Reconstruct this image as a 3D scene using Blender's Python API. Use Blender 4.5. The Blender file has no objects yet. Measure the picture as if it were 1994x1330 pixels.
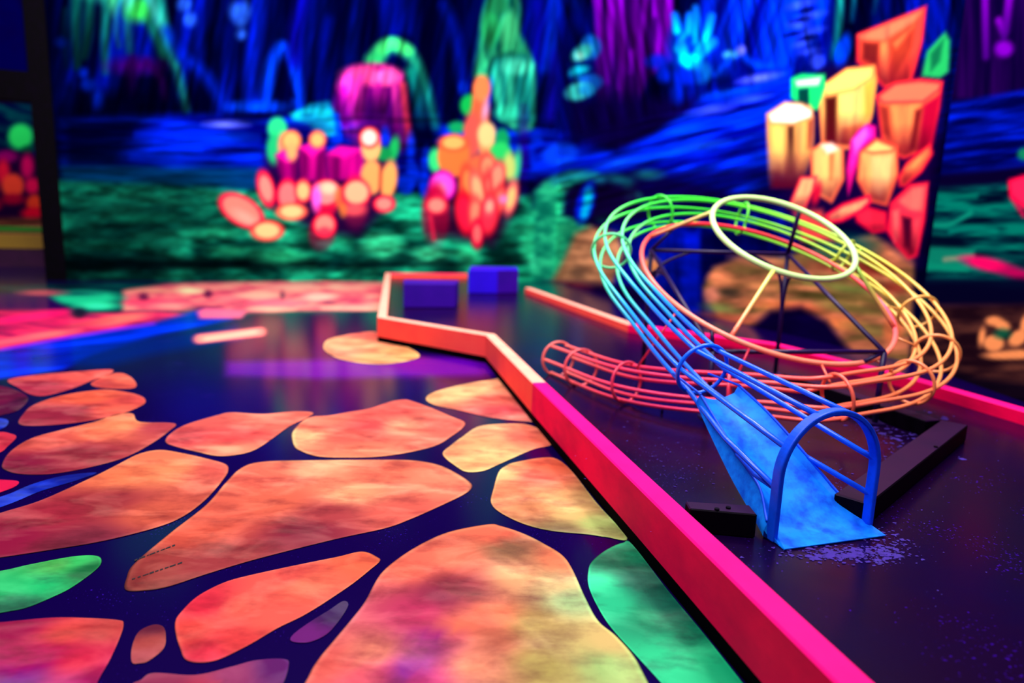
import bpy, math
import numpy as np

# ------------------------------------------------------------------ camera, world, lights, exposure
PI = math.pi
scene = bpy.context.scene
COL = scene.collection
F, CH = 1329.0, 0.575                      # focal length in pixels of the 1994-wide frame, camera height
PITCH, ROLL = math.atan(240 / 1329.0), math.radians(2.06)
_r = np.array([1.0, 0, 0]); _f = np.array([0, math.cos(PITCH), -math.sin(PITCH)]); _u = np.array([0, math.sin(PITCH), math.cos(PITCH)])
CR = math.cos(ROLL) * _r + math.sin(ROLL) * _u
CU = -math.sin(ROLL) * _r + math.cos(ROLL) * _u
CC = np.array([0, 0, CH])
cd = bpy.data.cameras.new('camera')
cam = bpy.data.objects.new('camera', cd); COL.objects.link(cam)
from mathutils import Matrix, Vector
cam.matrix_world = Matrix(((CR[0], CU[0], -_f[0], 0), (CR[1], CU[1], -_f[1], 0), (CR[2], CU[2], -_f[2], CH), (0, 0, 0, 1)))
cd.sensor_width = 36.0; cd.lens = 36.0 * F / 1994.0
cd.clip_start = 0.02
cd.dof.use_dof = True; cd.dof.focus_distance = 1.17; cd.dof.aperture_fstop = 2.0
scene.camera = cam

w = bpy.data.worlds.new('world'); scene.world = w; w.use_nodes = True
bg = w.node_tree.nodes['Background']
bg.inputs[0].default_value = (0.40, 0.16, 1.0, 1); bg.inputs[1].default_value = 0.22

def area(name, loc, target, sx, sy, power, color):
    l = bpy.data.lights.new(name, 'AREA'); l.shape = 'RECTANGLE'; l.size = sx; l.size_y = sy; l.energy = power; l.color = color
    o = bpy.data.objects.new(name, l); COL.objects.link(o); o.location = loc
    o.rotation_euler = (Vector(target) - Vector(loc)).to_track_quat('-Z', 'Y').to_euler()
    return o
BL = (1.0, 0.90, 0.93)
area('blacklight_bank_front', (-0.6, 0.6, 2.9), (0.0, 3.6, 0.6), 3.2, 0.5, 150, BL)
area('blacklight_bank_middle', (0.2, 2.9, 2.9), (0.2, 3.2, 0), 3.0, 0.5, 105, BL)
area('blacklight_bank_rear', (-1.0, 3.6, 2.8), (-0.8, 6.2, 0.5), 4.0, 0.4, 125, BL)

area('added_fill_loop', (1.0, 1.9, 2.5), (0.8, 1.9, 0), 1.0, 0.25, 42, BL)  # added lamp, brightens the wires of the loop
area('added_fill_far_room', (-5.2, 6.1, 2.6), (-5.2, 7.5, .8), 1.6, .3, 45, BL)  # added lamp, lifts the dark room beyond the opening

vs = scene.view_settings
vs.view_transform = 'Standard'; vs.look = 'None'; vs.exposure = 0.0; vs.gamma = 1.0
vs.use_curve_mapping = False

# ------------------------------------------------------------------ helpers
def ray(x, y): return _f + CR * ((x - 997) / F) - CU * ((y - 665) / F)
def onz(x, y, z=0.0): d = ray(x, y); return CC + d * ((z - CH) / d[2])
def aty(x, y, Y): d = ray(x, y); return CC + d * (Y / d[1])
def proj(P):
    v = np.asarray(P, float) - CC; q = v @ _f
    return 997 + F * (v @ CR) / q, 665 - F * (v @ CU) / q
def lin(c):
    c = np.asarray(c, float) / 255.0
    return np.where(c <= 0.04045, c / 12.92, ((c + 0.055) / 1.055) ** 2.4)

def mat(name, rough=0.5, color=None, spec=0.5, noise=0.0, nscale=20.0, ndark=(0.002, 0, 0.006), attr=None, speck=None, bump=0.0, stretch=(1, 1, 1), metallic=0.0, lo=0.45, hi=0.7, light=None, mul=False):
    m = bpy.data.materials.new(name); m.use_nodes = True
    nt = m.node_tree; b = nt.nodes['Principled BSDF']; L = nt.links
    b.inputs['Roughness'].default_value = rough
    b.inputs['Specular IOR Level'].default_value = spec
    b.inputs['Metallic'].default_value = metallic
    if attr:
        a = nt.nodes.new('ShaderNodeAttribute'); a.attribute_name = attr; src = a.outputs['Color']
    else:
        rgb = nt.nodes.new('ShaderNodeRGB'); rgb.outputs[0].default_value = (*lin(color), 1); src = rgb.outputs[0]
    geo = nt.nodes.new('ShaderNodeNewGeometry')
    mp = nt.nodes.new('ShaderNodeMapping'); mp.inputs['Scale'].default_value = stretch
    L.new(geo.outputs['Position'], mp.inputs['Vector'])
    if noise > 0:
        n = nt.nodes.new('ShaderNodeTexNoise'); n.inputs['Scale'].default_value = nscale; n.inputs['Detail'].default_value = 7; n.inputs['Roughness'].default_value = 0.62
        L.new(mp.outputs[0], n.inputs['Vector'])
        r = nt.nodes.new('ShaderNodeMapRange'); r.inputs[1].default_value = lo; r.inputs[2].default_value = hi; r.inputs[3].default_value = 0; r.inputs[4].default_value = noise
        L.new(n.outputs[0], r.inputs[0])
        mx = nt.nodes.new('ShaderNodeMix'); mx.data_type = 'RGBA'
        if mul: mx.blend_type = 'MULTIPLY'
        L.new(r.outputs[0], mx.inputs[0]); L.new(src, mx.inputs[6]); mx.inputs[7].default_value = (*ndark, 1)
        src = mx.outputs[2]
    if light:                                  # paler strokes: (strength, scale, stretch)
        mp2 = nt.nodes.new('ShaderNodeMapping'); mp2.inputs['Scale'].default_value = light[2]; mp2.inputs['Rotation'].default_value = (0, 0, .5)
        L.new(geo.outputs['Position'], mp2.inputs['Vector'])
        n = nt.nodes.new('ShaderNodeTexNoise'); n.inputs['Scale'].default_value = light[1]; n.inputs['Detail'].default_value = 8; n.inputs['Distortion'].default_value = .6
        L.new(mp2.outputs[0], n.inputs['Vector'])
        r = nt.nodes.new('ShaderNodeMapRange'); r.inputs[1].default_value = .47; r.inputs[2].default_value = .68; r.inputs[4].default_value = light[0]
        L.new(n.outputs[0], r.inputs[0])
        sc_ = nt.nodes.new('ShaderNodeMix'); sc_.data_type = 'RGBA'; sc_.blend_type = 'ADD'; sc_.inputs[0].default_value = .55
        L.new(src, sc_.inputs[6]); L.new(src, sc_.inputs[7])
        ad2 = nt.nodes.new('ShaderNodeMix'); ad2.data_type = 'RGBA'; ad2.blend_type = 'ADD'; ad2.inputs[0].default_value = 1; ad2.inputs[7].default_value = (.03, .05, .03, 1)
        L.new(sc_.outputs[2], ad2.inputs[6])
        mx = nt.nodes.new('ShaderNodeMix'); mx.data_type = 'RGBA'
        L.new(r.outputs[0], mx.inputs[0]); L.new(src, mx.inputs[6]); L.new(ad2.outputs[2], mx.inputs[7]); src = mx.outputs[2]
    if speck:                                  # (colour, scale, threshold): dust grains, thicker in patches
        n = nt.nodes.new('ShaderNodeTexNoise'); n.inputs['Scale'].default_value = speck[1]; n.inputs['Detail'].default_value = 3
        L.new(geo.outputs['Position'], n.inputs['Vector'])
        n2 = nt.nodes.new('ShaderNodeTexNoise'); n2.inputs['Scale'].default_value = 7; n2.inputs['Detail'].default_value = 4
        L.new(geo.outputs['Position'], n2.inputs['Vector'])
        ad = nt.nodes.new('ShaderNodeMath'); ad.operation = 'MULTIPLY_ADD'; ad.inputs[1].default_value = 0.45
        L.new(n2.outputs[0], ad.inputs[0]); L.new(n.outputs[0], ad.inputs[2])
        r = nt.nodes.new('ShaderNodeMapRange'); r.inputs[1].default_value = speck[2]; r.inputs[2].default_value = speck[2] + 0.09
        L.new(ad.outputs[0], r.inputs[0])
        mx = nt.nodes.new('ShaderNodeMix'); mx.data_type = 'RGBA'
        L.new(r.outputs[0], mx.inputs[0]); L.new(src, mx.inputs[6]); mx.inputs[7].default_value = (*lin(speck[0]), 1)
        src = mx.outputs[2]
    L.new(src, b.inputs['Base Color'])
    if bump:
        n = nt.nodes.new('ShaderNodeTexNoise'); n.inputs['Scale'].default_value = 60; n.inputs['Detail'].default_value = 5
        L.new(mp.outputs[0], n.inputs['Vector'])
        bp = nt.nodes.new('ShaderNodeBump'); bp.inputs['Strength'].default_value = bump; bp.inputs['Distance'].default_value = 0.003
        L.new(n.outputs[0], bp.inputs['Height']); L.new(bp.outputs[0], b.inputs['Normal'])
    return m

def mesh_obj(name, verts, faces, mats, parent=None, colors=None, smooth=False, mat_idx=None):
    me = bpy.data.meshes.new(name)
    me.from_pydata([tuple(map(float, v)) for v in verts], [], [tuple(map(int, f)) for f in faces])
    for m in (mats if isinstance(mats, (list, tuple)) else [mats]): me.materials.append(m)
    if mat_idx is not None: me.polygons.foreach_set('material_index', np.asarray(mat_idx, np.int32))
    if colors is not None:
        at = me.color_attributes.new('paint', 'FLOAT_COLOR', 'POINT')
        c = np.ones((len(verts), 4), np.float32); c[:, :3] = colors
        at.data.foreach_set('color', c.ravel())
    if smooth: me.polygons.foreach_set('use_smooth', np.ones(len(me.polygons), bool))
    me.update()
    o = bpy.data.objects.new(name, me); COL.objects.link(o)
    if parent is not None: o.parent = parent
    return o
def empty(name, loc=(0, 0, 0)):
    o = bpy.data.objects.new(name, None); COL.objects.link(o); o.location = loc; o.empty_display_size = 0.05
    return o
def tag(o, label=None, cat=None, group=None, kind=None):
    if label: o['label'] = label
    if cat: o['category'] = cat
    if group: o['group'] = group
    if kind: o['kind'] = kind
    return o

def catmull(P, n=12, closed=False):
    P = np.asarray(P, float); out = []; N = len(P)
    rng = range(N) if closed else range(N - 1)
    for i in rng:
        if closed: a, b, c, d = P[(i - 1) % N], P[i], P[(i + 1) % N], P[(i + 2) % N]
        else: a, b, c, d = P[max(i - 1, 0)], P[i], P[i + 1], P[min(i + 2, N - 1)]
        for k in range(n):
            t = k / n
            out.append(0.5 * ((2 * b) + (-a + c) * t + (2 * a - 5 * b + 4 * c - d) * t * t + (-a + 3 * b - 3 * c + d) * t ** 3))
    if not closed: out.append(P[-1])
    return np.array(out)
def tube(P, r, seg=8, closed=False, colors=None, cap=True):
    """verts, faces, colours of a round rod swept along P (r: one radius or one per point)"""
    P = np.asarray(P, float); N = len(P)
    T = np.roll(P, -1, 0) - np.roll(P, 1, 0) if closed else np.gradient(P, axis=0)
    T /= np.linalg.norm(T, axis=1)[:, None] + 1e-12
    ref = np.array([0, 0, 1.0]) if abs(T[0][2]) < .9 else np.array([1.0, 0, 0])
    n = np.cross(T[0], ref); n /= np.linalg.norm(n); V = []; Cc = []
    rr = np.full(N, r) if np.isscalar(r) else np.asarray(r)
    for i in range(N):
        n = n - T[i] * (n @ T[i]); n /= np.linalg.norm(n) + 1e-12
        b = np.cross(T[i], n)
        for k in range(seg):
            a = 2 * PI * k / seg
            V.append(P[i] + rr[i] * (math.cos(a) * n + math.sin(a) * b))
            if colors is not None: Cc.append(colors[i])
    Fc = []
    for i in range(N if closed else N - 1):
        j = (i + 1) % N
        for k in range(seg):
            k2 = (k + 1) % seg
            Fc.append((i * seg + k, i * seg + k2, j * seg + k2, j * seg + k))
    if not closed and cap:
        Fc.append(tuple(range(seg))[::-1]); Fc.append(tuple((N - 1) * seg + k for k in range(seg)))
    return V, Fc, Cc
def rod(name, P, r, m, parent, colors=None, closed=False, seg=8):
    V, Fc, Cc = tube(P, r, seg, closed, colors)
    return mesh_obj(name, V, Fc, m, parent, Cc if colors is not None else None, smooth=True)
def prism(poly, z0, z1):
    n = len(poly); V = [(x, y, z0) for x, y in poly] + [(x, y, z1) for x, y in poly]
    Fc = [tuple(range(n))[::-1], tuple(range(n, 2 * n))] + [(i, (i + 1) % n, n + (i + 1) % n, n + i) for i in range(n)]
    return V, Fc

# ------------------------------------------------------------------ the paint on the walls and the far floor
X0, Y0, X1, Y1, SC = -420, -420, 2420, 800, 0.5
W_, H_ = int((X1 - X0) * SC), int((Y1 - Y0) * SC)
CV = np.zeros((H_, W_, 3))
GX, GY = np.meshgrid((np.arange(W_) + .5) / SC + X0, (np.arange(H_) + .5) / SC + Y0)
RNG = np.random.RandomState(7)
def vnoise(X, Y, seed=0):
    rs = np.random.RandomState(seed); G = rs.rand(64, 64)
    xi = np.floor(X).astype(int); yi = np.floor(Y).astype(int); fx = X - xi; fy = Y - yi
    fx = fx * fx * (3 - 2 * fx); fy = fy * fy * (3 - 2 * fy)
    a = G[yi % 64, xi % 64]; b = G[yi % 64, (xi + 1) % 64]; c = G[(yi + 1) % 64, xi % 64]; d = G[(yi + 1) % 64, (xi + 1) % 64]
    return (a * (1 - fx) + b * fx) * (1 - fy) + (c * (1 - fx) + d * fx) * fy
def fb(X, Y, seed=0): return (vnoise(X, Y, seed) + .5 * vnoise(2.1 * X, 2.1 * Y, seed + 1) + .25 * vnoise(4.3 * X, 4.3 * Y, seed + 2)) / 1.75
def box(x0, y0, x1, y1):
    a = max(int((x0 - X0) * SC), 0); b = min(int((x1 - X0) * SC) + 1, W_); c = max(int((y0 - Y0) * SC), 0); d = min(int((y1 - Y0) * SC) + 1, H_)
    return slice(c, max(d, c + 1)), slice(a, max(b, a + 1))
def put(s, al, col):
    col = np.asarray(col, float); CV[s] = CV[s] * (1 - al[..., None]) + col * al[..., None]
def sm(d, s): return np.clip(.5 - d / s, 0, 1)
def ell(cx, cy, rx, ry, col, ang=0, soft=6, al=1.0, rim=None, fade=None):
    R_ = max(rx, ry) + soft + 6; s = box(cx - R_, cy - R_, cx + R_, cy + R_); x = GX[s] - cx; y = GY[s] - cy
    a = math.radians(ang); u = x * math.cos(a) + y * math.sin(a); v = -x * math.sin(a) + y * math.cos(a)
    d = (np.sqrt((u / rx) ** 2 + (v / ry) ** 2) - 1) * min(rx, ry)
    A = sm(d, soft) * al
    if fade is not None: A = A * np.clip(1 - (y + ry) / (2 * ry) * fade, 0, 1)
    if rim is not None:
        put(s, A, rim); put(s, sm(d + 5, 5) * al * (1 if fade is None else np.clip(1 - (y + ry) / (2 * ry) * fade, 0, 1)), col)
    else: put(s, A, col)
def pdist(P, x, y):
    P = np.asarray(P, float); n = len(P); d = np.full(x.shape, 1e9); ins = np.zeros(x.shape, bool)
    for i in range(n):
        ax, ay = P[i]; bx, by = P[(i + 1) % n]; ex, ey = bx - ax, by - ay
        t = np.clip(((x - ax) * ex + (y - ay) * ey) / (ex * ex + ey * ey + 1e-9), 0, 1)
        d = np.minimum(d, np.hypot(x - ax - t * ex, y - ay - t * ey))
        ins ^= ((ay > y) != (by > y)) & (x < (bx - ax) * (y - ay) / (by - ay + 1e-12) + ax)
    return np.where(ins, -d, d)
def pol(P, col, soft=5, al=1.0, rim=None, rw=6, fade=None, tex=None):
    xs = [p[0] for p in P]; ys = [p[1] for p in P]; s = box(min(xs) - soft - 4, min(ys) - soft - 4, max(xs) + soft + 4, max(ys) + soft + 4)
    d = pdist(P, GX[s], GY[s]); A = sm(d, soft) * al
    if fade: A = A * np.clip((fade[1] - GY[s]) / (fade[1] - fade[0]), 0, 1)
    if rim is not None:
        put(s, A, rim); A = sm(d + rw, 5) * al * (np.clip((fade[1] - GY[s]) / (fade[1] - fade[0]), 0, 1) if fade else 1)
    if tex is not None:                        # (sx, sy, second colour, seed, slope)
        k = np.clip((fb((GX[s] + tex[4] * GY[s]) / tex[0], (GY[s] + (tex[5] if len(tex) > 5 else 0) * GX[s]) / tex[1], tex[3]) - .3) * 2.4, 0, 1)[..., None]
        col = np.asarray(col, float) * k + np.asarray(tex[2], float) * (1 - k)
    put(s, A, col)
def stk(P, wd, col, soft=8, al=1.0, col2=None, w2=None):
    P = catmull(P, 8) if len(P) > 2 else np.asarray(P, float)
    n = len(P) - 1; xs, ys = P[:, 0], P[:, 1]; m = max(wd, w2 or 0) + soft; s = box(xs.min() - m, ys.min() - m, xs.max() + m, ys.max() + m)
    x, y = GX[s], GY[s]; best = np.full(x.shape, 1e9); bt = np.zeros(x.shape)
    for i in range(n):
        ax, ay = P[i]; ex, ey = P[i + 1] - P[i]; t = np.clip(((x - ax) * ex + (y - ay) * ey) / (ex * ex + ey * ey + 1e-9), 0, 1)
        d = np.hypot(x - ax - t * ex, y - ay - t * ey); k = d < best; best = np.where(k, d, best); bt = np.where(k, (i + t) / n, bt)
    hw = (wd + ((w2 if w2 is not None else wd) - wd) * bt) / 2
    c = np.asarray(col, float) + ((np.asarray(col2 if col2 is not None else col, float) - np.asarray(col, float)) * bt[..., None])
    put(s, sm(best - hw, soft) * al, c)

CV[:] = (0, 0, 38)
# dark forest of blue trunks behind everything
pol([(-420, -420), (2420, -420), (2420, 240), (1100, 300), (-420, 240)], (0, 20, 150), al=.85, soft=30, tex=(30, 260, (0, 0, 32), 11, .12))
pol([(-420, -420), (120, -420), (120, 240), (-420, 240)], (0, 0, 30), al=.9, soft=50)
pol([(560, -420), (980, -420), (1000, 240), (600, 240)], (0, 0, 45), al=.45, soft=50)
# left green willow
for P, wd, c, al in [([(300, -40), (322, 70), (345, 140), (362, 215)], 24, (30, 185, 160), .95), ([(212, -30), (205, 70), (206, 140)], 20, (20, 150, 125), .9),
                     ([(150, -30), (148, 60), (150, 130)], 26, (8, 95, 80), .9), ([(176, -30), (172, 60), (165, 110)], 22, (10, 110, 90), .8), ([(250, -30), (248, 40), (252, 100)], 22, (25, 140, 150), .9),
                     ([(275, 10), (300, 60), (318, 110)], 26, (20, 150, 110), .8), ([(128, 20), (126, 80), (130, 130)], 12, (0, 50, 60), .7), ([(228, 0), (226, 60), (232, 90)], 10, (40, 170, 140), .7)]:
    stk(P, wd, c, soft=14, al=al, col2=tuple(v * .55 for v in c), w2=wd * .5)
ell(225, -60, 100, 62, (30, 150, 120), soft=30); ell(268, 18, 26, 24, (50, 190, 80), soft=22); ell(220, -5, 8, 26, (70, 215, 150), soft=12); ell(250, -8, 9, 24, (80, 215, 190), soft=12); ell(300, 15, 8, 34, (70, 210, 190), ang=-20, soft=14)
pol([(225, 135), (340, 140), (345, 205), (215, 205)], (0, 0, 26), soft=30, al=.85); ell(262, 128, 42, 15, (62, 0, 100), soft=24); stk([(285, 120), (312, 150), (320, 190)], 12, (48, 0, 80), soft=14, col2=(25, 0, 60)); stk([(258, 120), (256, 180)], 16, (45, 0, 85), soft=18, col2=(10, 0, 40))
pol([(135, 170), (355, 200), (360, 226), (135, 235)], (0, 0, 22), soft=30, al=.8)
for q in [(162, 142, 10, 10), (172, 165, 14, 12), (190, 195, 11, 20), (118, 82, 10, 10)]: ell(*q, (0, 28, 125), soft=12)
# blue roots and glow in the middle of the back wall
for P, wd, c in [([(325, 60), (350, 105), (395, 140), (440, 210)], 20, (0, 34, 180)), ([(508, -20), (492, 90), (488, 205)], 30, (0, 32, 200)), ([(548, 92), (528, 130), (520, 205)], 20, (0, 80, 250)),
                 ([(552, 95), (572, 140), (582, 205)], 20, (0, 72, 245)), ([(592, -20), (575, 60), (572, 120)], 24, (10, 8, 165)), ([(700, -20), (690, 50), (685, 110)], 16, (0, 18, 130)),
                 ([(866, 10), (884, 60), (902, 160)], 18, (0, 26, 170)), ([(1080, -20), (1075, 60), (1060, 130)], 24, (0, 60, 240)), ([(1050, 10), (1045, 120)], 20, (10, 10, 160)), ([(640, 40), (625, 130), (620, 190)], 14, (0, 14, 120)), ([(440, 60), (450, 150)], 30, (0, 8, 90)), ([(1085, 110), (1072, 230)], 22, (20, 10, 150)), ([(1120, 0), (1135, 60)], 20, (0, 40, 200))]:
    stk(P, wd * .8, c, soft=24, al=.95)
pol([(735, -20), (802, -20), (805, 68), (740, 70)], (0, 12, 110), soft=16)
pol([(552, 100), (575, 190), (530, 195)], (0, 0, 50), soft=10)
ell(498, 208, 46, 10, (0, 78, 250), soft=16)
for q in [(358, 8, 14, 14), (370, 38, 12, 14), (458, 22, 12, 18), (468, 42, 10, 12), (470, 67, 10, 10), (478, 20, 10, 18)]: ell(*q, (40, 100, 215), soft=12, al=.85)
# river on the back wall
pol([(118, 232), (330, 222), (560, 222), (660, 232), (1160, 262), (1160, 352), (880, 345), (560, 352), (118, 345)], (0, 48, 235), soft=16, tex=(120, 13, (0, 2, 95), 21, 0))
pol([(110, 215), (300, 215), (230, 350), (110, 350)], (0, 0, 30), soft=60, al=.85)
ell(440, 242, 34, 6, (105, 125, 255), soft=10); ell(425, 268, 60, 10, (0, 70, 255), soft=16); ell(350, 262, 70, 9, (0, 48, 240), soft=14); ell(330, 306, 60, 9, (0, 36, 190), soft=14); ell(500, 300, 50, 10, (0, 50, 230), soft=16)
ell(500, 226, 50, 6, (0, 0, 45), soft=10); ell(470, 292, 60, 5, (0, 4, 100), soft=8); ell(210, 328, 80, 4, (0, 40, 110), soft=8)
pol([(120, 326), (500, 326), (560, 350), (560, 378), (120, 372)], (0, 66, 115), soft=14, al=.9)
# green bank
pol([(100, 352), (330, 360), (500, 372), (1040, 380), (1120, 330), (1130, 560), (100, 560)], (28, 175, 125), soft=12, tex=(58, 17, (0, 52, 44), 31, 0))
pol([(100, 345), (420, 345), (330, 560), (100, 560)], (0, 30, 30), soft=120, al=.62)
pol([(100, 500), (620, 506), (620, 520), (100, 530)], (0, 12, 16), soft=14, al=.9)
pol([(620, 510), (1040, 506), (1040, 516), (620, 522)], (0, 24, 28), soft=10, al=.8)
for q in [(745, 478, 40, 26, (60, 220, 150)), (835, 498, 34, 15, (80, 235, 160)), (910, 500, 24, 22, (55, 220, 145)), (545, 498, 44, 14, (35, 170, 110)), (370, 408, 30, 8, (10, 110, 85)), (420, 452, 50, 12, (30, 160, 110)), (290, 428, 50, 8, (8, 95, 70)), (1045, 470, 34, 50, (50, 220, 150)), (1000, 440, 30, 24, (28, 170, 120)), (450, 490, 34, 10, (30, 150, 100)), (660, 470, 24, 16, (30, 170, 120)), (1060, 510, 24, 26, (90, 245, 180)), (240, 478, 40, 7, (6, 90, 66))]:
    ell(q[0], q[1], q[2], q[3], q[4], soft=18, al=.75)
for q in [(870, 512, 40, 10), (790, 505, 26, 12), (965, 478, 24, 14), (700, 500, 24, 10), (600, 478, 26, 12), (990, 500, 18, 10), (480, 472, 40, 6), (330, 440, 50, 6), (1000, 410, 18, 16)]:
    ell(*q, (0, 44, 40), soft=16, al=.8)
# green arch and pink dome
pol([(745, 118), (800, 128), (850, 240), (862, 300), (740, 300), (690, 290)], (0, 0, 40), soft=30)
stk([(728, 118), (758, 88), (800, 108), (828, 170), (848, 245)], 34, (48, 205, 115), soft=14, col2=(8, 100, 110), w2=14)
stk([(742, 96), (765, 84), (795, 98)], 20, (70, 225, 120), soft=12)
stk([(800, 140), (815, 190), (820, 240)], 22, (12, 130, 110), soft=14, col2=(0, 30, 70))
pol([(652, 170), (665, 145), (690, 130), (725, 124), (760, 130), (782, 146), (788, 190), (796, 290), (775, 300), (690, 290), (668, 250), (650, 210)], (215, 45, 165), soft=14, tex=(11, 150, (90, 0, 100), 41, 0), fade=(180, 340))
pol([(700, 200), (765, 200), (775, 300), (690, 290)], (45, 0, 80), soft=34, al=.75)
ell(722, 146, 52, 20, (240, 75, 150), soft=16); ell(675, 166, 18, 18, (235, 70, 200), soft=14); ell(752, 150, 26, 16, (245, 90, 160), soft=12); ell(738, 132, 10, 6, (150, 30, 110), soft=8)
stk([(784, 165), (790, 220), (798, 280)], 12, (225, 70, 95), soft=10, col2=(130, 20, 60)); stk([(702, 150), (698, 230)], 12, (220, 60, 165), soft=8, col2=(90, 0, 100)); stk([(668, 175), (672, 240)], 16, (190, 20, 170), soft=10, col2=(70, 0, 110)); stk([(768, 170), (772, 250)], 8, (210, 60, 150), soft=8, col2=(90, 0, 90)); stk([(737, 165), (740, 215)], 8, (160, 20, 130), soft=8, col2=(60, 0, 80))
pol([(564, 222), (605, 202), (640, 197), (656, 230), (660, 268), (620, 264), (600, 242), (570, 234)], (18, 190, 205), soft=8, tex=(30, 8, (10, 120, 160), 45, 0))
stk([(655, 225), (660, 268)], 10, (0, 70, 235), soft=8)
# green column
pol([(955, -60), (1004, -60), (1014, 30), (1010, 60), (1034, 105), (1042, 160), (1040, 250), (1010, 262), (975, 232), (952, 160), (922, 150), (930, 90), (938, 40)], (55, 200, 130), soft=12, tex=(12, 46, (10, 95, 80), 51, 0))
pol([(950, 130), (962, 112), (1028, 104), (1041, 125), (1040, 235), (1012, 250), (975, 235)], (50, 195, 150), soft=10, tex=(9, 120, (15, 125, 115), 55, 0))
ell(992, 55, 18, 34, (80, 235, 150), soft=14); ell(955, 50, 18, 40, (35, 160, 85), soft=12, al=.8); ell(985, 220, 22, 14, (50, 215, 165), soft=14); ell(1005, 130, 26, 16, (75, 225, 180), soft=12); ell(968, 10, 20, 18, (30, 130, 80), soft=12)
stk([(948, 138), (965, 112), (1000, 103)], 6, (8, 80, 75), soft=12, al=.7)
# blue crystals between the clusters
for x, y, rx, ry, a in [(800, 285, 8, 26, 0), (828, 320, 8, 30, 5), (805, 335, 12, 24, -20), (790, 358, 18, 20, 0), (828, 362, 12, 22, 0), (655, 272, 12, 10, 0), (650, 290, 14, 8, 0), (950, 190, 8, 34, 8), (902, 172, 9, 14, 0), (750, 268, 9, 20, 0), (1045, 300, 14, 44, 0)]:
    ell(x, y, rx, ry, (0, 52, 215), ang=a, soft=8, al=.85)
ell(1020, 290, 10, 70, (40, 0, 130), soft=14, al=.7); ell(600, 250, 40, 12, (10, 0, 60), soft=16, al=.5)
# brush streaks over what is painted so far
up_ = np.clip((235 - GY) / 20, 0, 1); lo_ = np.clip((GY - 350) / 14, 0, 1); mid_ = 1 - np.maximum(up_, lo_)
k_ = up_ * (.42 + 1.1 * fb((GX + .2 * GY) / 9, GY / 75, 201)) + mid_ * (.5 + 1.0 * fb(GX / 60, GY / 5, 202)) + lo_ * (.45 + 1.1 * fb(GX / 26, GY / 8, 203))
CV *= np.where(GX < 1085, k_, 1)[..., None]
# first cluster
G = (48, 225, 140); O = (255, 188, 112); RD = (250, 25, 72); PK = (255, 150, 132)
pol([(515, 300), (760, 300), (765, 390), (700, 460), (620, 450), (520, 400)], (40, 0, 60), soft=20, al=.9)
ell(540, 250, 19, 22, G, soft=8); ell(534, 290, 15, 30, (36, 195, 120), soft=8); ell(550, 285, 9, 24, (225, 150, 120), soft=8); ell(767, 290, 10, 25, (30, 185, 95), soft=7, ang=10); ell(747, 300, 17, 14, (20, 150, 80), soft=7)
for P, c in [([(536, 302), (556, 292), (580, 300), (578, 352), (548, 356)], (170, 0, 125)), ([(580, 286), (608, 278), (634, 288), (636, 352), (584, 352)], (222, 15, 155)), ([(636, 300), (660, 285), (708, 290), (712, 348), (640, 352)], (205, 8, 145))]:
    pol(P, c, soft=8, tex=(16, 200, (110, 0, 90), 61, 0)); pol([P[0], P[1], P[2], ((P[2][0] + P[0][0]) / 2, P[2][1] + 18)], (248, 25, 175), soft=8, al=.9)
ell(567, 274, 20, 21, O, soft=6, rim=(255, 130, 80)); ell(568, 296, 11, 18, (250, 175, 110), soft=8); ell(618, 272, 17, 18, O, soft=6, rim=(255, 110, 90))
ell(722, 284, 19, 32, (255, 190, 120), soft=7); ell(719, 268, 20, 21, (255, 222, 200), soft=7, rim=(250, 60, 60))
ell(724, 345, 22, 34, (250, 172, 100), soft=7); ell(757, 350, 16, 38, (252, 176, 98), ang=8, soft=7); stk([(742, 322), (740, 370)], 5, (150, 60, 50), soft=6)
ell(518, 367, 17, 38, PK, ang=-14, soft=6, rim=RD); ell(560, 380, 22, 32, (245, 130, 125), soft=7, rim=RD); ell(590, 372, 17, 24, (255, 196, 130), soft=6, rim=(245, 60, 80))
ell(634, 390, 26, 34, (190, 20, 70), soft=9); ell(634, 376, 30, 27, (250, 150, 140), soft=7, rim=RD); ell(616, 386, 9, 24, (236, 110, 232), soft=9); ell(640, 366, 16, 12, (255, 210, 170), soft=10); ell(665, 385, 14, 22, (230, 130, 70), soft=8, al=.8)
ell(692, 395, 26, 52, (215, 30, 75), soft=10, fade=.8); ell(694, 375, 28, 27, (255, 186, 140), soft=8, rim=(250, 50, 80)); ell(690, 408, 22, 12, (250, 110, 105), soft=10, al=.8)
ell(748, 397, 22, 17, PK, soft=6, rim=RD); ell(668, 410, 8, 14, (225, 140, 60), soft=6, al=.7)
ell(568, 412, 31, 17, (255, 208, 140), soft=6, rim=(255, 105, 80)); ell(470, 410, 50, 28, (255, 142, 122), ang=32, soft=6, rim=RD); ell(478, 424, 26, 10, (255, 185, 160), ang=30, soft=12, al=.7)
ell(520, 449, 33, 20, (255, 208, 140), soft=6, rim=(255, 70, 70))
ell(628, 452, 26, 38, (170, 5, 60), soft=8, ang=12, fade=.7); ell(632, 438, 23, 24, (255, 150, 130), ang=14, soft=6, rim=RD); ell(632, 452, 14, 10, (240, 50, 85), soft=8, al=.8)
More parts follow.
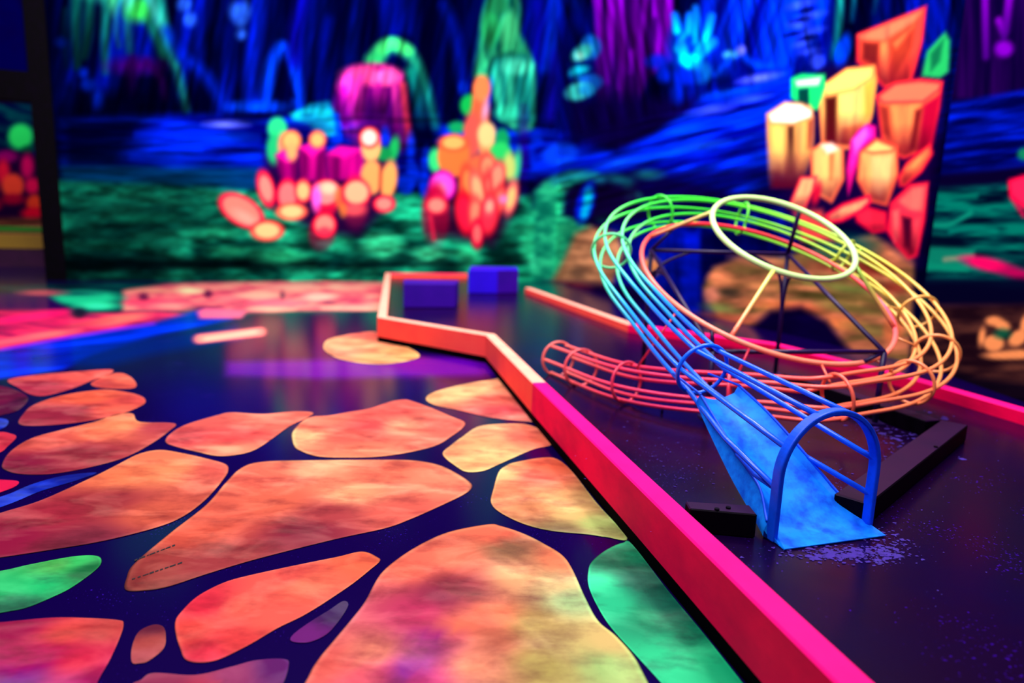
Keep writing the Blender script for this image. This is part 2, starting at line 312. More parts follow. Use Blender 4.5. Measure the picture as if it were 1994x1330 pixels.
# second cluster
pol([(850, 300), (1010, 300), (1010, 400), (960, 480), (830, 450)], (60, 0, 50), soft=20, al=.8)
ell(915, 205, 19, 22, (22, 190, 85), soft=8); ell(890, 248, 18, 12, (20, 170, 100), soft=8); ell(935, 222, 17, 60, (235, 110, 70), soft=9); ell(938, 172, 17, 26, (255, 145, 85), soft=8); ell(945, 215, 6, 20, (225, 190, 250), ang=8, soft=8, al=.7)
ell(920, 262, 18, 44, (225, 100, 85), soft=9); ell(948, 285, 16, 24, (235, 160, 100), soft=8); ell(948, 262, 18, 25, (255, 215, 140), soft=8); ell(978, 270, 14, 20, (20, 170, 100), soft=8)
ell(975, 300, 22, 24, (50, 220, 110), soft=8); ell(1005, 325, 9, 34, (60, 215, 150), ang=8, soft=7); ell(992, 325, 12, 28, (205, 225, 120), soft=8); ell(848, 312, 14, 24, (60, 230, 130), soft=8)
ell(884, 305, 32, 40, (240, 130, 65), soft=8); ell(883, 278, 30, 17, (255, 188, 105), soft=7, rim=(250, 100, 60))
ell(935, 365, 42, 66, (240, 120, 75), soft=12); ell(862, 362, 26, 30, (240, 95, 215), soft=7, rim=(235, 20, 190)); ell(858, 372, 9, 14, (255, 180, 190), soft=8)
for x, y, rx, ry, a, c in [(950, 325, 17, 28, 0, (255, 155, 110)), (912, 355, 15, 36, -8, (255, 145, 80)), (968, 345, 16, 34, 10, (255, 160, 125)), (930, 370, 15, 42, -12, (255, 185, 130)), (905, 415, 19, 44, -8, (235, 35, 75)), (950, 360, 9, 30, 0, (250, 120, 100)), (972, 390, 14, 34, 12, (245, 120, 100)), (928, 420, 16, 40, -6, (255, 150, 115)), (952, 420, 19, 40, 6, (240, 60, 85)), (953, 402, 12, 20, 6, (255, 180, 150))]:
    ell(x, y, rx, ry, c, ang=a, soft=8, rim=tuple(v * f for v, f in zip(c, (.95, .55, .7))))
ell(995, 385, 13, 36, (255, 212, 130), ang=12, soft=7, rim=(255, 110, 110)); ell(980, 388, 8, 8, (240, 140, 200), soft=8)
ell(848, 420, 27, 62, (190, 8, 60), soft=9, fade=.75); ell(850, 400, 22, 18, (255, 150, 130), soft=8, rim=(235, 50, 80)); stk([(838, 420), (845, 465)], 6, (235, 40, 80), soft=8)
ell(929, 455, 13, 30, (255, 120, 115), soft=6, rim=(225, 15, 65))

# diagonal side wall: purple trunk, cyan coral, river, cave, rocks, big crystals
pol([(1085, 40), (1160, 0), (1160, 300), (1085, 300)], (0, 20, 165), soft=20, al=.7, tex=(22, 170, (5, 0, 70), 71, 0))
pol([(1380, -420), (1620, -420), (1610, 130), (1400, 155), (1370, 110)], (0, 55, 235), soft=18, tex=(26, 200, (0, 6, 105), 73, -.35 * -1))
pol([(1153, -420), (1316, -420), (1308, 115), (1265, 150), (1245, 200), (1240, 290), (1168, 280), (1160, 160)], (135, 0, 190), soft=12, tex=(11, 240, (38, 0, 75), 75, 0), fade=(90, 300))
pol([(1110, 195), (1160, 190), (1330, 190), (1400, 200), (1330, 240), (1230, 290), (1150, 285), (1108, 265)], (12, 0, 60), soft=30, al=.9)
for P in [[(1208, -20), (1212, 80), (1206, 170)], [(1160, 0), (1172, 60), (1182, 160)], [(1258, -10), (1250, 60), (1240, 110)], [(1300, 0), (1300, 60), (1298, 105)], [(1232, 60), (1228, 140)]]: stk(P, 10, (140, 0, 195), soft=9, al=.85, col2=(80, 0, 130))
for P in [[(1230, -20), (1230, 90)], [(1275, 40), (1268, 120)]]: stk(P, 12, (35, 0, 70), soft=10, al=.8)
for q in [((1150, 92, 20, 24, (20, 120, 215)), 0), ((1133, 103, 22, 14, (70, 225, 205)), -35), ((1128, 139, 20, 13, (20, 195, 215)), -20), ((1150, 160, 22, 16, (20, 110, 215)), 0), ((1126, 178, 26, 17, (60, 200, 185)), -15), ((1143, 175, 16, 12, (30, 150, 200)), 0)]:
    ell(*q[0], ang=q[1], soft=9)
ell(1129, 108, 8, 7, (160, 255, 225), soft=8); stk([(1105, 126), (1150, 124)], 4, (0, 30, 110), soft=6); stk([(1108, 152), (1150, 140)], 4, (0, 30, 110), soft=6)
ell(1340, 90, 40, 56, (0, 60, 225), soft=18, al=.85)
for P, wd in [([(1322, 95), (1338, 66), (1345, 30)], 16), ([(1352, 80), (1356, 40), (1354, 15)], 12), ([(1362, 95), (1378, 65), (1385, 32)], 15), ([(1345, 125), (1368, 100), (1388, 82)], 20), ([(1318, 60), (1314, 30)], 14), ([(1332, 115), (1328, 85)], 22)]:
    stk(P, wd, (0, 215, 245), soft=9, col2=(10, 110, 235))
ell(1347, 120, 16, 14, (0, 240, 250), soft=10); ell(1365, 140, 20, 22, (10, 120, 200), soft=12, al=.8); ell(1342, 78, 8, 10, (0, 60, 200), soft=8)
for q in [(1280, 120, 22, 14), (1293, 145, 14, 16), (1320, 180, 12, 22), (1335, 150, 30, 16)]: ell(*q, (0, 40, 205), soft=12, al=.8)
stk([(1442, 105), (1470, 125), (1500, 130)], 12, (0, 80, 250), soft=12, al=.7); ell(1421, 107, 12, 8, (70, 190, 240), soft=9); ell(1443, 98, 8, 9, (110, 120, 240), soft=9)
stk([(1420, 115), (1395, 145)], 10, (0, 70, 240), soft=10)
pol([(1040, 278), (1200, 296), (1270, 262), (1340, 215), (1400, 160), (1480, 138), (1545, 132), (1545, 330), (1380, 352), (1150, 345), (1040, 340)], (0, 50, 230), soft=14, tex=(130, 13, (0, 6, 120), 77, 0, .28))
for x, y, rx, ry, c in [(1478, 152, 34, 7, (85, 105, 250)), (1420, 180, 44, 6, (0, 80, 250)), (1462, 192, 30, 6, (50, 90, 245)), (1385, 214, 38, 7, (60, 85, 240)), (1340, 253, 34, 7, (0, 80, 250)), (1365, 284, 44, 6, (20, 90, 250)), (1300, 300, 50, 6, (0, 75, 245)), (1210, 316, 40, 7, (10, 80, 250)), (1090, 300, 34, 22, (10, 80, 245)), (1455, 240, 30, 7, (0, 60, 235))]:
    ell(x, y, rx, ry, c, ang=-10, soft=10)
ell(1375, 258, 40, 4, (0, 0, 110), ang=-12, soft=8); ell(1300, 275, 50, 4, (0, 5, 120), ang=-12, soft=8)
for x, y, rx, ry, a in [(1560, 8, 26, 8, -15), (1580, 30, 24, 7, -12), (1555, 48, 20, 8, 0), (1578, 62, 24, 7, -15), (1562, 84, 18, 8, -20), (1575, 100, 18, 6, -10), (1592, 120, 14, 16, 0)]:
    ell(x, y, rx, ry, (50, 80, 235), ang=a, soft=9, al=.85)
for x, y in [(1570, 20), (1560, 38), (1572, 74), (1545, 66)]: ell(x, y, 16, 4, (0, 0, 70), ang=-12, soft=7)
stk([(1640, -60), (1632, 60), (1622, 110)], 14, (20, 150, 125), soft=10, col2=(0, 50, 90)); stk([(1668, -40), (1658, 40)], 10, (10, 110, 110), soft=9, col2=(0, 40, 80)); stk([(1712, -40), (1702, 25)], 8, (10, 100, 120), soft=8, col2=(0, 30, 90))
ell(1642, 100, 14, 36, (0, 65, 225), ang=14, soft=8)
pol([(1040, 340), (1545, 330), (1545, 420), (1200, 470), (1040, 400)], (10, 0, 65), soft=20, al=.9); pol([(1300, 345), (1550, 335), (1545, 365), (1400, 372)], (0, 10, 110), soft=14, al=.7); ell(1455, 366, 30, 9, (0, 40, 190), ang=-14, soft=12, al=.8)
pol([(1040, 372), (1062, 352), (1110, 334), (1165, 338), (1120, 358), (1100, 380), (1095, 420), (1150, 440), (1165, 470), (1120, 500), (1085, 545), (1040, 560)], (50, 205, 145), soft=12, tex=(28, 16, (8, 120, 95), 81, 0))
stk([(1080, 352), (1130, 340), (1170, 350)], 18, (25, 130, 150), soft=14, al=.8); ell(1205, 350, 26, 10, (25, 130, 140), ang=12, soft=14, al=.8); ell(1262, 340, 26, 9, (25, 125, 125), soft=12, al=.8); ell(1222, 364, 10, 12, (15, 110, 110), soft=12, al=.8); ell(1232, 384, 16, 12, (30, 170, 130), soft=12); ell(1255, 398, 16, 9, (12, 110, 100), soft=12); ell(1178, 424, 16, 10, (10, 120, 100), soft=12)
pol([(1100, 365), (1240, 360), (1255, 420), (1200, 440), (1120, 415)], (18, 0, 52), soft=20, al=.85)
ell(1140, 395, 17, 40, (0, 36, 225), ang=16, soft=9); ell(1145, 385, 9, 20, (10, 215, 240), ang=6, soft=8); ell(1139, 412, 8, 16, (0, 190, 240), ang=16, soft=8)
# blue veil and brown rocks low on the side wall
pol([(1180, 440), (1560, 400), (1560, 700), (1180, 640)], (0, 24, 165), soft=30, tex=(26, 260, (0, 0, 70), 83, 0)); pol([(1330, 450), (1362, 450), (1362, 640), (1325, 640)], (0, 30, 210), soft=12, al=.8); pol([(1370, 450), (1500, 440), (1500, 520), (1370, 540)], (0, 0, 60), soft=20, al=.8)
pol([(1120, 455), (1150, 440), (1205, 455), (1215, 500), (1190, 560), (1120, 565), (1075, 548), (1100, 500)], (225, 165, 115), soft=14, tex=(26, 10, (170, 120, 85), 85, 0)); ell(1125, 532, 14, 14, (120, 90, 70), soft=14, al=.7); ell(1265, 520, 22, 18, (225, 150, 90), soft=12)
pol([(1060, 548), (1240, 556), (1320, 640), (1200, 640)], (20, 0, 50), soft=16, al=.9); ell(1110, 560, 30, 8, (220, 70, 90), soft=12, al=.7)
pol([(1368, 560), (1388, 520), (1440, 502), (1520, 500), (1640, 470), (1700, 455), (1782, 500), (1770, 720), (1640, 700), (1400, 620)], (205, 125, 88), soft=12, tex=(70, 15, (120, 95, 55), 87, 0, .1))
for x, y, rx, ry, c in [(1405, 545, 26, 16, (245, 150, 100)), (1385, 575, 16, 18, (240, 150, 120)), (1420, 570, 20, 10, (60, 55, 45)), (1480, 510, 50, 10, (235, 150, 110)), (1400, 600, 30, 9, (130, 150, 80)), (1485, 555, 60, 7, (240, 160, 100)), (1500, 595, 40, 9, (245, 150, 85)), (1560, 600, 50, 10, (240, 120, 80)), (1640, 560, 60, 8, (110, 130, 60)), (1590, 575, 60, 7, (70, 70, 30)), (1660, 600, 60, 10, (130, 120, 60)), (1640, 630, 40, 12, (245, 140, 80)), (1700, 640, 50, 10, (150, 130, 70)), (1740, 560, 26, 10, (140, 50, 40)), (1740, 640, 20, 30, (225, 120, 75)), (1650, 525, 60, 9, (150, 60, 50)), (1420, 622, 60, 10, (215, 110, 80)), (1700, 520, 40, 12, (120, 40, 30)), (1700, 585, 40, 8, (90, 90, 40))]:
    ell(x, y, rx, ry, c, ang=8, soft=12, al=.8)
pol([(1460, 640), (1500, 605), (1560, 598), (1610, 625), (1660, 690), (1640, 720), (1440, 680)], (12, 0, 50), soft=16)
pol([(1270, 620), (1460, 640), (1640, 700), (1780, 720), (1780, 800), (1270, 800)], (25, 0, 50), soft=20, al=.8)
a_ = np.clip((GY - 150 + (GX - 1500) * .25) / 30, 0, 1)
k_ = (1 - a_) * (.42 + 1.1 * fb((GX - .2 * GY) / 9, GY / 80, 211)) + a_ * (.45 + 1.1 * fb(GX / 55, (GY + .25 * GX) / 6, 212))
b_ = np.clip((GY - 420) / 40, 0, 1); k_ = k_ * (1 - b_) + b_ * (.6 + .7 * fb(GX / 45, (GY - .1 * GX) / 16, 213))
CV *= np.where(GX >= 1085, k_, 1)[..., None]
# big crystals
pol([(1510, 240), (1600, 140), (1700, 100), (1840, 140), (1825, 300), (1790, 520), (1700, 450), (1530, 420)], (24, 0, 60), soft=26, al=.92)
ell(1640, 480, 60, 26, (0, 80, 80), soft=24, al=.8)
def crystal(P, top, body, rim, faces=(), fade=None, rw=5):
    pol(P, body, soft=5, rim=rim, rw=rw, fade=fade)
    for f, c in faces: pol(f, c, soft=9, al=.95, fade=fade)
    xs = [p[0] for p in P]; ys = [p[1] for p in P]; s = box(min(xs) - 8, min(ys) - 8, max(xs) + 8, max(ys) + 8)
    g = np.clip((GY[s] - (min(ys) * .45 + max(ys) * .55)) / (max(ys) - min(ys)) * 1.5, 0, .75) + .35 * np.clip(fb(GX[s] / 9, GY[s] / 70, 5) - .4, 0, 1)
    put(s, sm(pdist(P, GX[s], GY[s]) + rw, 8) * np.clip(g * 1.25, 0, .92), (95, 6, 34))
    if top: pol(top[0], top[1], soft=4, rim=rim, rw=4)
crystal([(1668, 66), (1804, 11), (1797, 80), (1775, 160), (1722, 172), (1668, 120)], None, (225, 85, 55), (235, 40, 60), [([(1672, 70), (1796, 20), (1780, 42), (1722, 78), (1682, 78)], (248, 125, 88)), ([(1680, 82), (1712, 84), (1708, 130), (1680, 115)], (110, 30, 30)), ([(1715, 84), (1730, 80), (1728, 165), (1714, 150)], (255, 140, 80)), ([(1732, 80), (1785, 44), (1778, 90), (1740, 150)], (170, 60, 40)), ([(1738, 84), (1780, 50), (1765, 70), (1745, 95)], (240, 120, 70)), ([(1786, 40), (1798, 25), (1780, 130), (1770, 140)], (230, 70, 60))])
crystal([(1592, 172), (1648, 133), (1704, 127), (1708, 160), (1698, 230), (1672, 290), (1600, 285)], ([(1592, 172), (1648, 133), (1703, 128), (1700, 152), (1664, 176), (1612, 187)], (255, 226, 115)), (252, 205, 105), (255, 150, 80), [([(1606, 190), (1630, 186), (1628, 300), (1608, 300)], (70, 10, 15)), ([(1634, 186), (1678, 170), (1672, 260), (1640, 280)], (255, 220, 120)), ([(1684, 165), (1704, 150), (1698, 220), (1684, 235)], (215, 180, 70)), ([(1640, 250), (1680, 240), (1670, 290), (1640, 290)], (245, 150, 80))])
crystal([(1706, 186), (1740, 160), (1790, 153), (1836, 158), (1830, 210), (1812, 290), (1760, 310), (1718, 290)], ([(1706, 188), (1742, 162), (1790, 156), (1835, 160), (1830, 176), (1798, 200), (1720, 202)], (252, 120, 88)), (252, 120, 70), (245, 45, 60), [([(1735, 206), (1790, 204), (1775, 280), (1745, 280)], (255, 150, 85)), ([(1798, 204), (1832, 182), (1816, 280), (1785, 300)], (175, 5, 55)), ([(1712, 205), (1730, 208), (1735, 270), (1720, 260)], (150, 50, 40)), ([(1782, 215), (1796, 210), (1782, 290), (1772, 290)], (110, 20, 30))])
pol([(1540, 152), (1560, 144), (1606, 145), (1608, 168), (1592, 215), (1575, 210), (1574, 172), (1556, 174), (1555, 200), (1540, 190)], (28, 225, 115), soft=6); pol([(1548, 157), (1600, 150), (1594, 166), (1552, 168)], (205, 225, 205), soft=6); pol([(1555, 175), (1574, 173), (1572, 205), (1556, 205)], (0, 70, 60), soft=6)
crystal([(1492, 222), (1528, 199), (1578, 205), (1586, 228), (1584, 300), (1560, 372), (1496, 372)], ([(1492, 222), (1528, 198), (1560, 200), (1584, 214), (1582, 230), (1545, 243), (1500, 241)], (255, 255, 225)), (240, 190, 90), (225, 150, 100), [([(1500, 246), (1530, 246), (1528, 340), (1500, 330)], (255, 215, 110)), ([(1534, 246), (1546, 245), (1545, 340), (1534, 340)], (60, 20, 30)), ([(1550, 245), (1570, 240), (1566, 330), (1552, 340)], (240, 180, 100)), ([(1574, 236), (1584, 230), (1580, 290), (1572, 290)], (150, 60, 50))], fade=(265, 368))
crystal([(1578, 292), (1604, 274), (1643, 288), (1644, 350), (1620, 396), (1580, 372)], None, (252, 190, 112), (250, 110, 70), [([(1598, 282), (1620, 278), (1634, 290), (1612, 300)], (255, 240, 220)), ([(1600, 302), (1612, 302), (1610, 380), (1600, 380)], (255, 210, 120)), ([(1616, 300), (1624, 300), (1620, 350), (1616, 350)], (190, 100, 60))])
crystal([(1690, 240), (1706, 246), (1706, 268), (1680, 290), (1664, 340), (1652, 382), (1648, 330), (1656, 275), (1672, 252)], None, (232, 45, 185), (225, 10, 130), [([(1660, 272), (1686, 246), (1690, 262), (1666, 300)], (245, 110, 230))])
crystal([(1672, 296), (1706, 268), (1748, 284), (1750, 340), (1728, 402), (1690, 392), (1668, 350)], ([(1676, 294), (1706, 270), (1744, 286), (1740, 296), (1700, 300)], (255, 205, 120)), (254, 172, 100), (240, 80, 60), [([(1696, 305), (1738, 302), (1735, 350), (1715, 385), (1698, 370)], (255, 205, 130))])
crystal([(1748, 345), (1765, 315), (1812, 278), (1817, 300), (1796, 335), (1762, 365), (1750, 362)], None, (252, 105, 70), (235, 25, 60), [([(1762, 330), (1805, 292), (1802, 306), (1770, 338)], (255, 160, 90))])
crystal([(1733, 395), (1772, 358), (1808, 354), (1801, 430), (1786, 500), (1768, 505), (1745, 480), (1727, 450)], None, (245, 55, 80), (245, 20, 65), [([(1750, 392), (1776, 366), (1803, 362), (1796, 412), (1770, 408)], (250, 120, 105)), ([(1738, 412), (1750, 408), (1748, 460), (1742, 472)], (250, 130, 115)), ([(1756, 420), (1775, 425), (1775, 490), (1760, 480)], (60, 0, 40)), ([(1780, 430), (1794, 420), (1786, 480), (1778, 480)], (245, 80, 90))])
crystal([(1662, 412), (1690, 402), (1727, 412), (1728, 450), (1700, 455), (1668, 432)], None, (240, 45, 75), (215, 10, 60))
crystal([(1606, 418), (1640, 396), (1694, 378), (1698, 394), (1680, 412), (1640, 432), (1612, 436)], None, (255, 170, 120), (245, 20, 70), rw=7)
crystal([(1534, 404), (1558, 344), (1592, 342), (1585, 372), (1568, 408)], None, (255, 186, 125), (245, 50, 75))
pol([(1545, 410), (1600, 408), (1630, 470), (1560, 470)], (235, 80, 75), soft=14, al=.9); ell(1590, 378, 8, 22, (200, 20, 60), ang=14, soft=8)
pol([(1840, 62), (1850, 80), (1847, 140), (1830, 152), (1795, 148), (1805, 100)], (38, 175, 95), soft=7); pol([(1812, 105), (1838, 75), (1830, 120), (1812, 140)], (15, 110, 70), soft=8)
# far stones, grass and river painted on the back floor (read below y 546 only there)
FL = CV.copy(); WALLCV = CV
CV = FL
CV[:] = (12 / 1.15, 0, 54 / 1.15)
pol([(-420, 560), (640, 545), (1100, 545), (1100, 600), (-420, 640)], (0, 60, 62), soft=8, tex=(70, 6, (0, 30, 40), 91, 0))
pol([(240, 566), (330, 552), (500, 548), (640, 545), (1000, 560), (740, 604), (560, 606), (440, 612), (380, 605), (240, 606)], (240, 128, 112), soft=8, tex=(36, 8, (175, 60, 85), 93, 0))
for x, y, rx, ry, c in [(370, 566, 24, 5, (220, 215, 150)), (300, 590, 55, 8, (240, 60, 90)), (330, 596, 34, 6, (255, 130, 115)), (300, 566, 40, 4, (210, 150, 110)), (500, 575, 40, 8, (250, 160, 130)), (560, 560, 50, 6, (250, 150, 125)), (620, 578, 30, 8, (255, 180, 150)), (440, 580, 24, 6, (245, 110, 110)), (540, 590, 50, 8, (250, 90, 110)), (530, 602, 36, 5, (255, 165, 130)), (680, 560, 40, 6, (250, 140, 120)), (700, 600, 60, 5, (250, 160, 130))]:
    ell(x, y, rx, ry, c, soft=7, al=.9)
for x, y, rx, ry in [(280, 578, 10, 7), (405, 572, 8, 8), (550, 575, 5, 8), (395, 600, 30, 4), (640, 590, 16, 3)]: ell(x, y, rx, ry, (60, 0, 50), soft=7, al=.8)
ell(165, 580, 70, 14, (25, 185, 125), soft=9); ell(190, 596, 40, 7, (45, 225, 150), soft=8); ell(150, 572, 40, 4, (10, 90, 80), soft=6)
pol([(-420, 580), (80, 570), (140, 604), (-420, 604)], (35, 0, 70), soft=8); ell(80, 570, 45, 6, (170, 75, 85), soft=6)
pol([(-420, 604), (130, 603), (140, 612), (300, 606), (420, 610), (300, 632), (0, 688), (-420, 760)], (220, 40, 85), soft=8, tex=(90, 7, (130, 10, 70), 95, 0, -.12))
for x, y, rx, ry, c in [(50, 618, 80, 8, (250, 20, 100)), (230, 622, 60, 9, (240, 105, 85)), (90, 652, 60, 6, (240, 105, 95)), (20, 664, 60, 6, (225, 85, 95)), (160, 632, 50, 4, (170, 50, 70)), (155, 610, 14, 10, (25, 0, 35))]:
    ell(x, y, rx, ry, c, ang=-8, soft=7, al=.9)
pol([(-420, 770), (0, 681), (140, 655), (300, 628), (390, 603), (455, 608), (452, 622), (300, 655), (180, 690), (120, 720), (-420, 800)], (0, 45, 215), soft=9, tex=(120, 9, (0, 15, 130), 97, 0, .1))
stk([(0, 682), (140, 656), (300, 630)], 4, (120, 20, 200), soft=5)
pol([(385, 606), (400, 600), (480, 606), (470, 620), (390, 620)], (230, 90, 120), soft=7)
pol([(60, 690), (460, 630), (470, 660), (300, 690), (200, 715), (60, 712)], (0, 14, 100), soft=20, al=.7)
pol([(440, 704), (620, 700), (1000, 690), (1000, 730), (620, 738), (440, 732)], (75, 0, 130), soft=14, al=.75)
stk([(388, 660), (430, 655), (508, 646)], 18, (255, 120, 105), soft=5); stk([(400, 660), (450, 653), (498, 646)], 9, (255, 160, 130), soft=6)
FLOORCV = np.clip(CV * 1.15, 0, 255)
# walls seen beyond the diagonal corner, and the room through the opening
CV = WALLCV.copy()
CV[:] = (10, 0, 45)
pol([(1760, -420), (2420, -420), (2420, 200), (1760, 190)], (60, 0, 100), soft=10, al=.6, tex=(16, 200, (12, 0, 50), 101, 0))
for P, wd in [([(1850, -20), (1852, 30)], 10), ([(1918, -20), (1920, 110)], 14), ([(1966, -10), (1958, 60)], 16), ([(1945, 40), (1955, 70)], 14)]: stk(P, wd, (120, 0, 170), soft=9, col2=(70, 0, 120))
ell(1955, 95, 18, 16, (120, 0, 175), soft=12)
pol([(1770, 225), (1860, 200), (2060, 165), (2420, 140), (2420, 330), (2000, 320), (1770, 350)], (0, 36, 205), soft=16, tex=(110, 11, (0, 2, 70), 103, 0, .12))
pol([(1770, 340), (2420, 320), (2420, 380), (1770, 380)], (10, 0, 45), soft=14, al=.8)
pol([(1770, 370), (2420, 330), (2420, 560), (1770, 560)], (0, 125, 105), soft=16, tex=(80, 13, (0, 14, 40), 105, 0)); stk([(1810, 438), (1850, 436), (1890, 415)], 9, (15, 150, 120), soft=9); stk([(1820, 380), (1900, 382)], 10, (0, 120, 100), soft=9); stk([(1850, 452), (1900, 444), (1940, 450)], 8, (0, 130, 110), soft=8)
pol([(1770, 478), (1900, 484), (1885, 530), (1770, 525)], (15, 150, 115), soft=10, al=.85); stk([(1840, 505), (1895, 500)], 8, (150, 150, 120), soft=8)
ell(1925, 515, 50, 13, (240, 15, 105), ang=12, soft=10); ell(1985, 535, 40, 12, (180, 10, 90), ang=14, soft=12)
pol([(1780, 540), (2420, 545), (2420, 600), (1780, 590)], (6, 5, 40), soft=14, al=.9)
pol([(1780, 596), (2420, 585), (2420, 800), (1780, 800)], (105, 62, 50), soft=16, tex=(90, 16, (35, 14, 26), 107, 0))
ell(1790, 580, 14, 10, (40, 110, 60), soft=10); ell(1785, 610, 10, 40, (50, 90, 50), soft=16, al=.6)
for x, y, rx, ry, a in [(1935, 625, 16, 9, 0), (1952, 634, 16, 10, 20), (1912, 656, 7, 18, 8), (1935, 668, 20, 16, 0), (1982, 658, 20, 14, -35), (1995, 632, 8, 18, 10), (1950, 692, 34, 8, 0), (1985, 690, 30, 9, 0), (2040, 650, 24, 14, 0)]:
    ell(x, y, rx, ry, (245, 158, 96), ang=a, soft=7)
ell(1952, 650, 16, 10, (15, 110, 75), soft=10, al=.8); ell(1775, 675, 10, 8, (20, 150, 90), soft=8); pol([(1800, 705), (1900, 735), (2420, 800), (1780, 800)], (12, 4, 26), soft=14, al=.85)
pol([(1962, 350), (1994, 340), (2060, 350), (2040, 400), (1994, 408), (1965, 382)], (248, 40, 90), soft=6, rim=(235, 10, 70)); ell(1995, 300, 14, 12, (20, 130, 90), soft=8); stk([(1970, 385), (1994, 420)], 6, (230, 10, 80), soft=6)
RIGHTCV = CV
CV = RIGHTCV.copy(); CV[:] = (8, 0, 50)
pol([(-420, -420), (140, -420), (140, 190), (-420, 190)], (0, 0, 70), soft=20)
pol([(-60, 175), (92, 180), (90, 198), (-60, 196)], (62, 24, 8), soft=12)
pol([(-420, 200), (120, 200), (120, 300), (-420, 300)], (0, 70, 80), soft=12, tex=(40, 11, (0, 10, 60), 111, 0, -.4))
ell(40, 266, 24, 25, (48, 230, 110), soft=10); ell(88, 262, 17, 22, (15, 140, 105), soft=10); ell(53, 294, 12, 10, (0, 90, 60), soft=9); ell(-40, 262, 24, 22, (48, 220, 110), soft=10)
pol([(-420, 296), (120, 296), (120, 430), (-420, 430)], (40, 0, 60), soft=12); ell(84, 296, 14, 11, (0, 40, 200), soft=9); ell(102, 322, 11, 21, (20, 165, 70), soft=8)
for x, y, rx, ry, c in [(12, 305, 22, 12, (150, 0, 110)), (53, 325, 12, 24, (215, 15, 105)), (6, 335, 13, 24, (235, 30, 70)), (25, 362, 22, 24, (255, 85, 60)), (63, 362, 14, 16, (240, 25, 95)), (90, 348, 15, 22, (245, 45, 75)), (101, 388, 13, 16, (235, 20, 75)), (68, 395, 17, 16, (250, 80, 50)), (64, 416, 22, 12, (240, 10, 60)), (-25, 365, 22, 24, (240, 60, 60)), (-60, 350, 16, 28, (235, 20, 100)), (25, 388, 24, 10, (180, 5, 60)), (-30, 400, 30, 14, (220, 20, 60))]:
    ell(x, y, rx, ry, c, soft=9)
pol([(-420, 424), (140, 424), (140, 540), (-420, 540)], (165, 105, 78), soft=10, tex=(60, 7, (90, 50, 40), 113, 0))
LEFTCV = CV

def sample(cv, P, gain=.95, power=1.14):
    v = P - CC; q = v @ _f; x = 997 + F * (v @ CR) / q; y = 665 - F * (v @ CU) / q
    u = np.clip((x - X0) * SC - .5, 0, W_ - 1.001); t = np.clip((y - Y0) * SC - .5, 0, H_ - 1.001)
    i = u.astype(int); j = t.astype(int); fu = (u - i)[:, None]; ft = (t - j)[:, None]
    c = (cv[j, i] * (1 - fu) + cv[j, i + 1] * fu) * (1 - ft) + (cv[j + 1, i] * (1 - fu) + cv[j + 1, i + 1] * fu) * ft
    return np.clip(gain * lin(c) ** power, 0, 1)
M_mural = mat('mural_paint', rough=0.8, attr='paint', spec=0.0)
M_black = mat('black_board', rough=0.8, spec=.05, color=(2, 1, 4), noise=.4, nscale=30)
def wall(name, a, b, z0, z1, step, cv, label=None, thick=0.08, parent=None):
    a = np.array(a, float); b = np.array(b, float); Lw = np.linalg.norm(b - a); nx = int(Lw / step) + 2; nz = int((z1 - z0) / step) + 2
    s = np.linspace(0, 1, nx); z = np.linspace(z0, z1, nz); S, Z = np.meshgrid(s, z)
    P = np.stack([a[0] + (b[0] - a[0]) * S, a[1] + (b[1] - a[1]) * S, Z], -1).reshape(-1, 3)
    col = sample(cv, P)
    idx = np.arange(nx * nz).reshape(nz, nx)
    Fc = np.stack([idx[:-1, :-1], idx[:-1, 1:], idx[1:, 1:], idx[1:, :-1]], -1).reshape(-1, 4).tolist()
    d = (b - a) / Lw; nrm = np.array([-d[1], d[0]]) * thick; k = len(P)
    B = [(a[0] + nrm[0], a[1] + nrm[1], z0), (b[0] + nrm[0], b[1] + nrm[1], z0), (b[0] + nrm[0], b[1] + nrm[1], z1), (a[0] + nrm[0], a[1] + nrm[1], z1)]
    c0, c1, c2, c3 = idx[0, 0], idx[0, -1], idx[-1, -1], idx[-1, 0]; n0 = len(Fc)
    Fc += [(k + 1, k, k + 3, k + 2), (k, k + 1, c1, c0), (k + 1, k + 2, c2, c1), (k + 2, k + 3, c3, c2), (k + 3, k, c0, c3)]
    P = np.vstack([P, B]); col = np.vstack([col, np.zeros((4, 3))])
    o = mesh_obj(name, P, Fc, [M_mural, M_black], parent, col, mat_idx=[0] * n0 + [1] * 5)
    return o
A0, A1, A2, A3 = (-3.36, 5.11), (0.383, 6.467), (1.80, 3.00), (1.84, 0.9)
WH = 3.0
tag(wall('wall_back', A0, A1, 0, WH, .011, WALLCV), 'back wall painted with a blue forest, river and glowing crystals', kind='structure')
tag(wall('wall_side', A1, A2, 0, WH, .009, WALLCV), 'slanting side wall painted with a purple trunk, river and tall orange crystals', kind='structure')
tag(wall('wall_right', A2, A3, 0, WH, .009, RIGHTCV), 'right wall painted with purple strands, a dark river and teal bank', kind='structure')
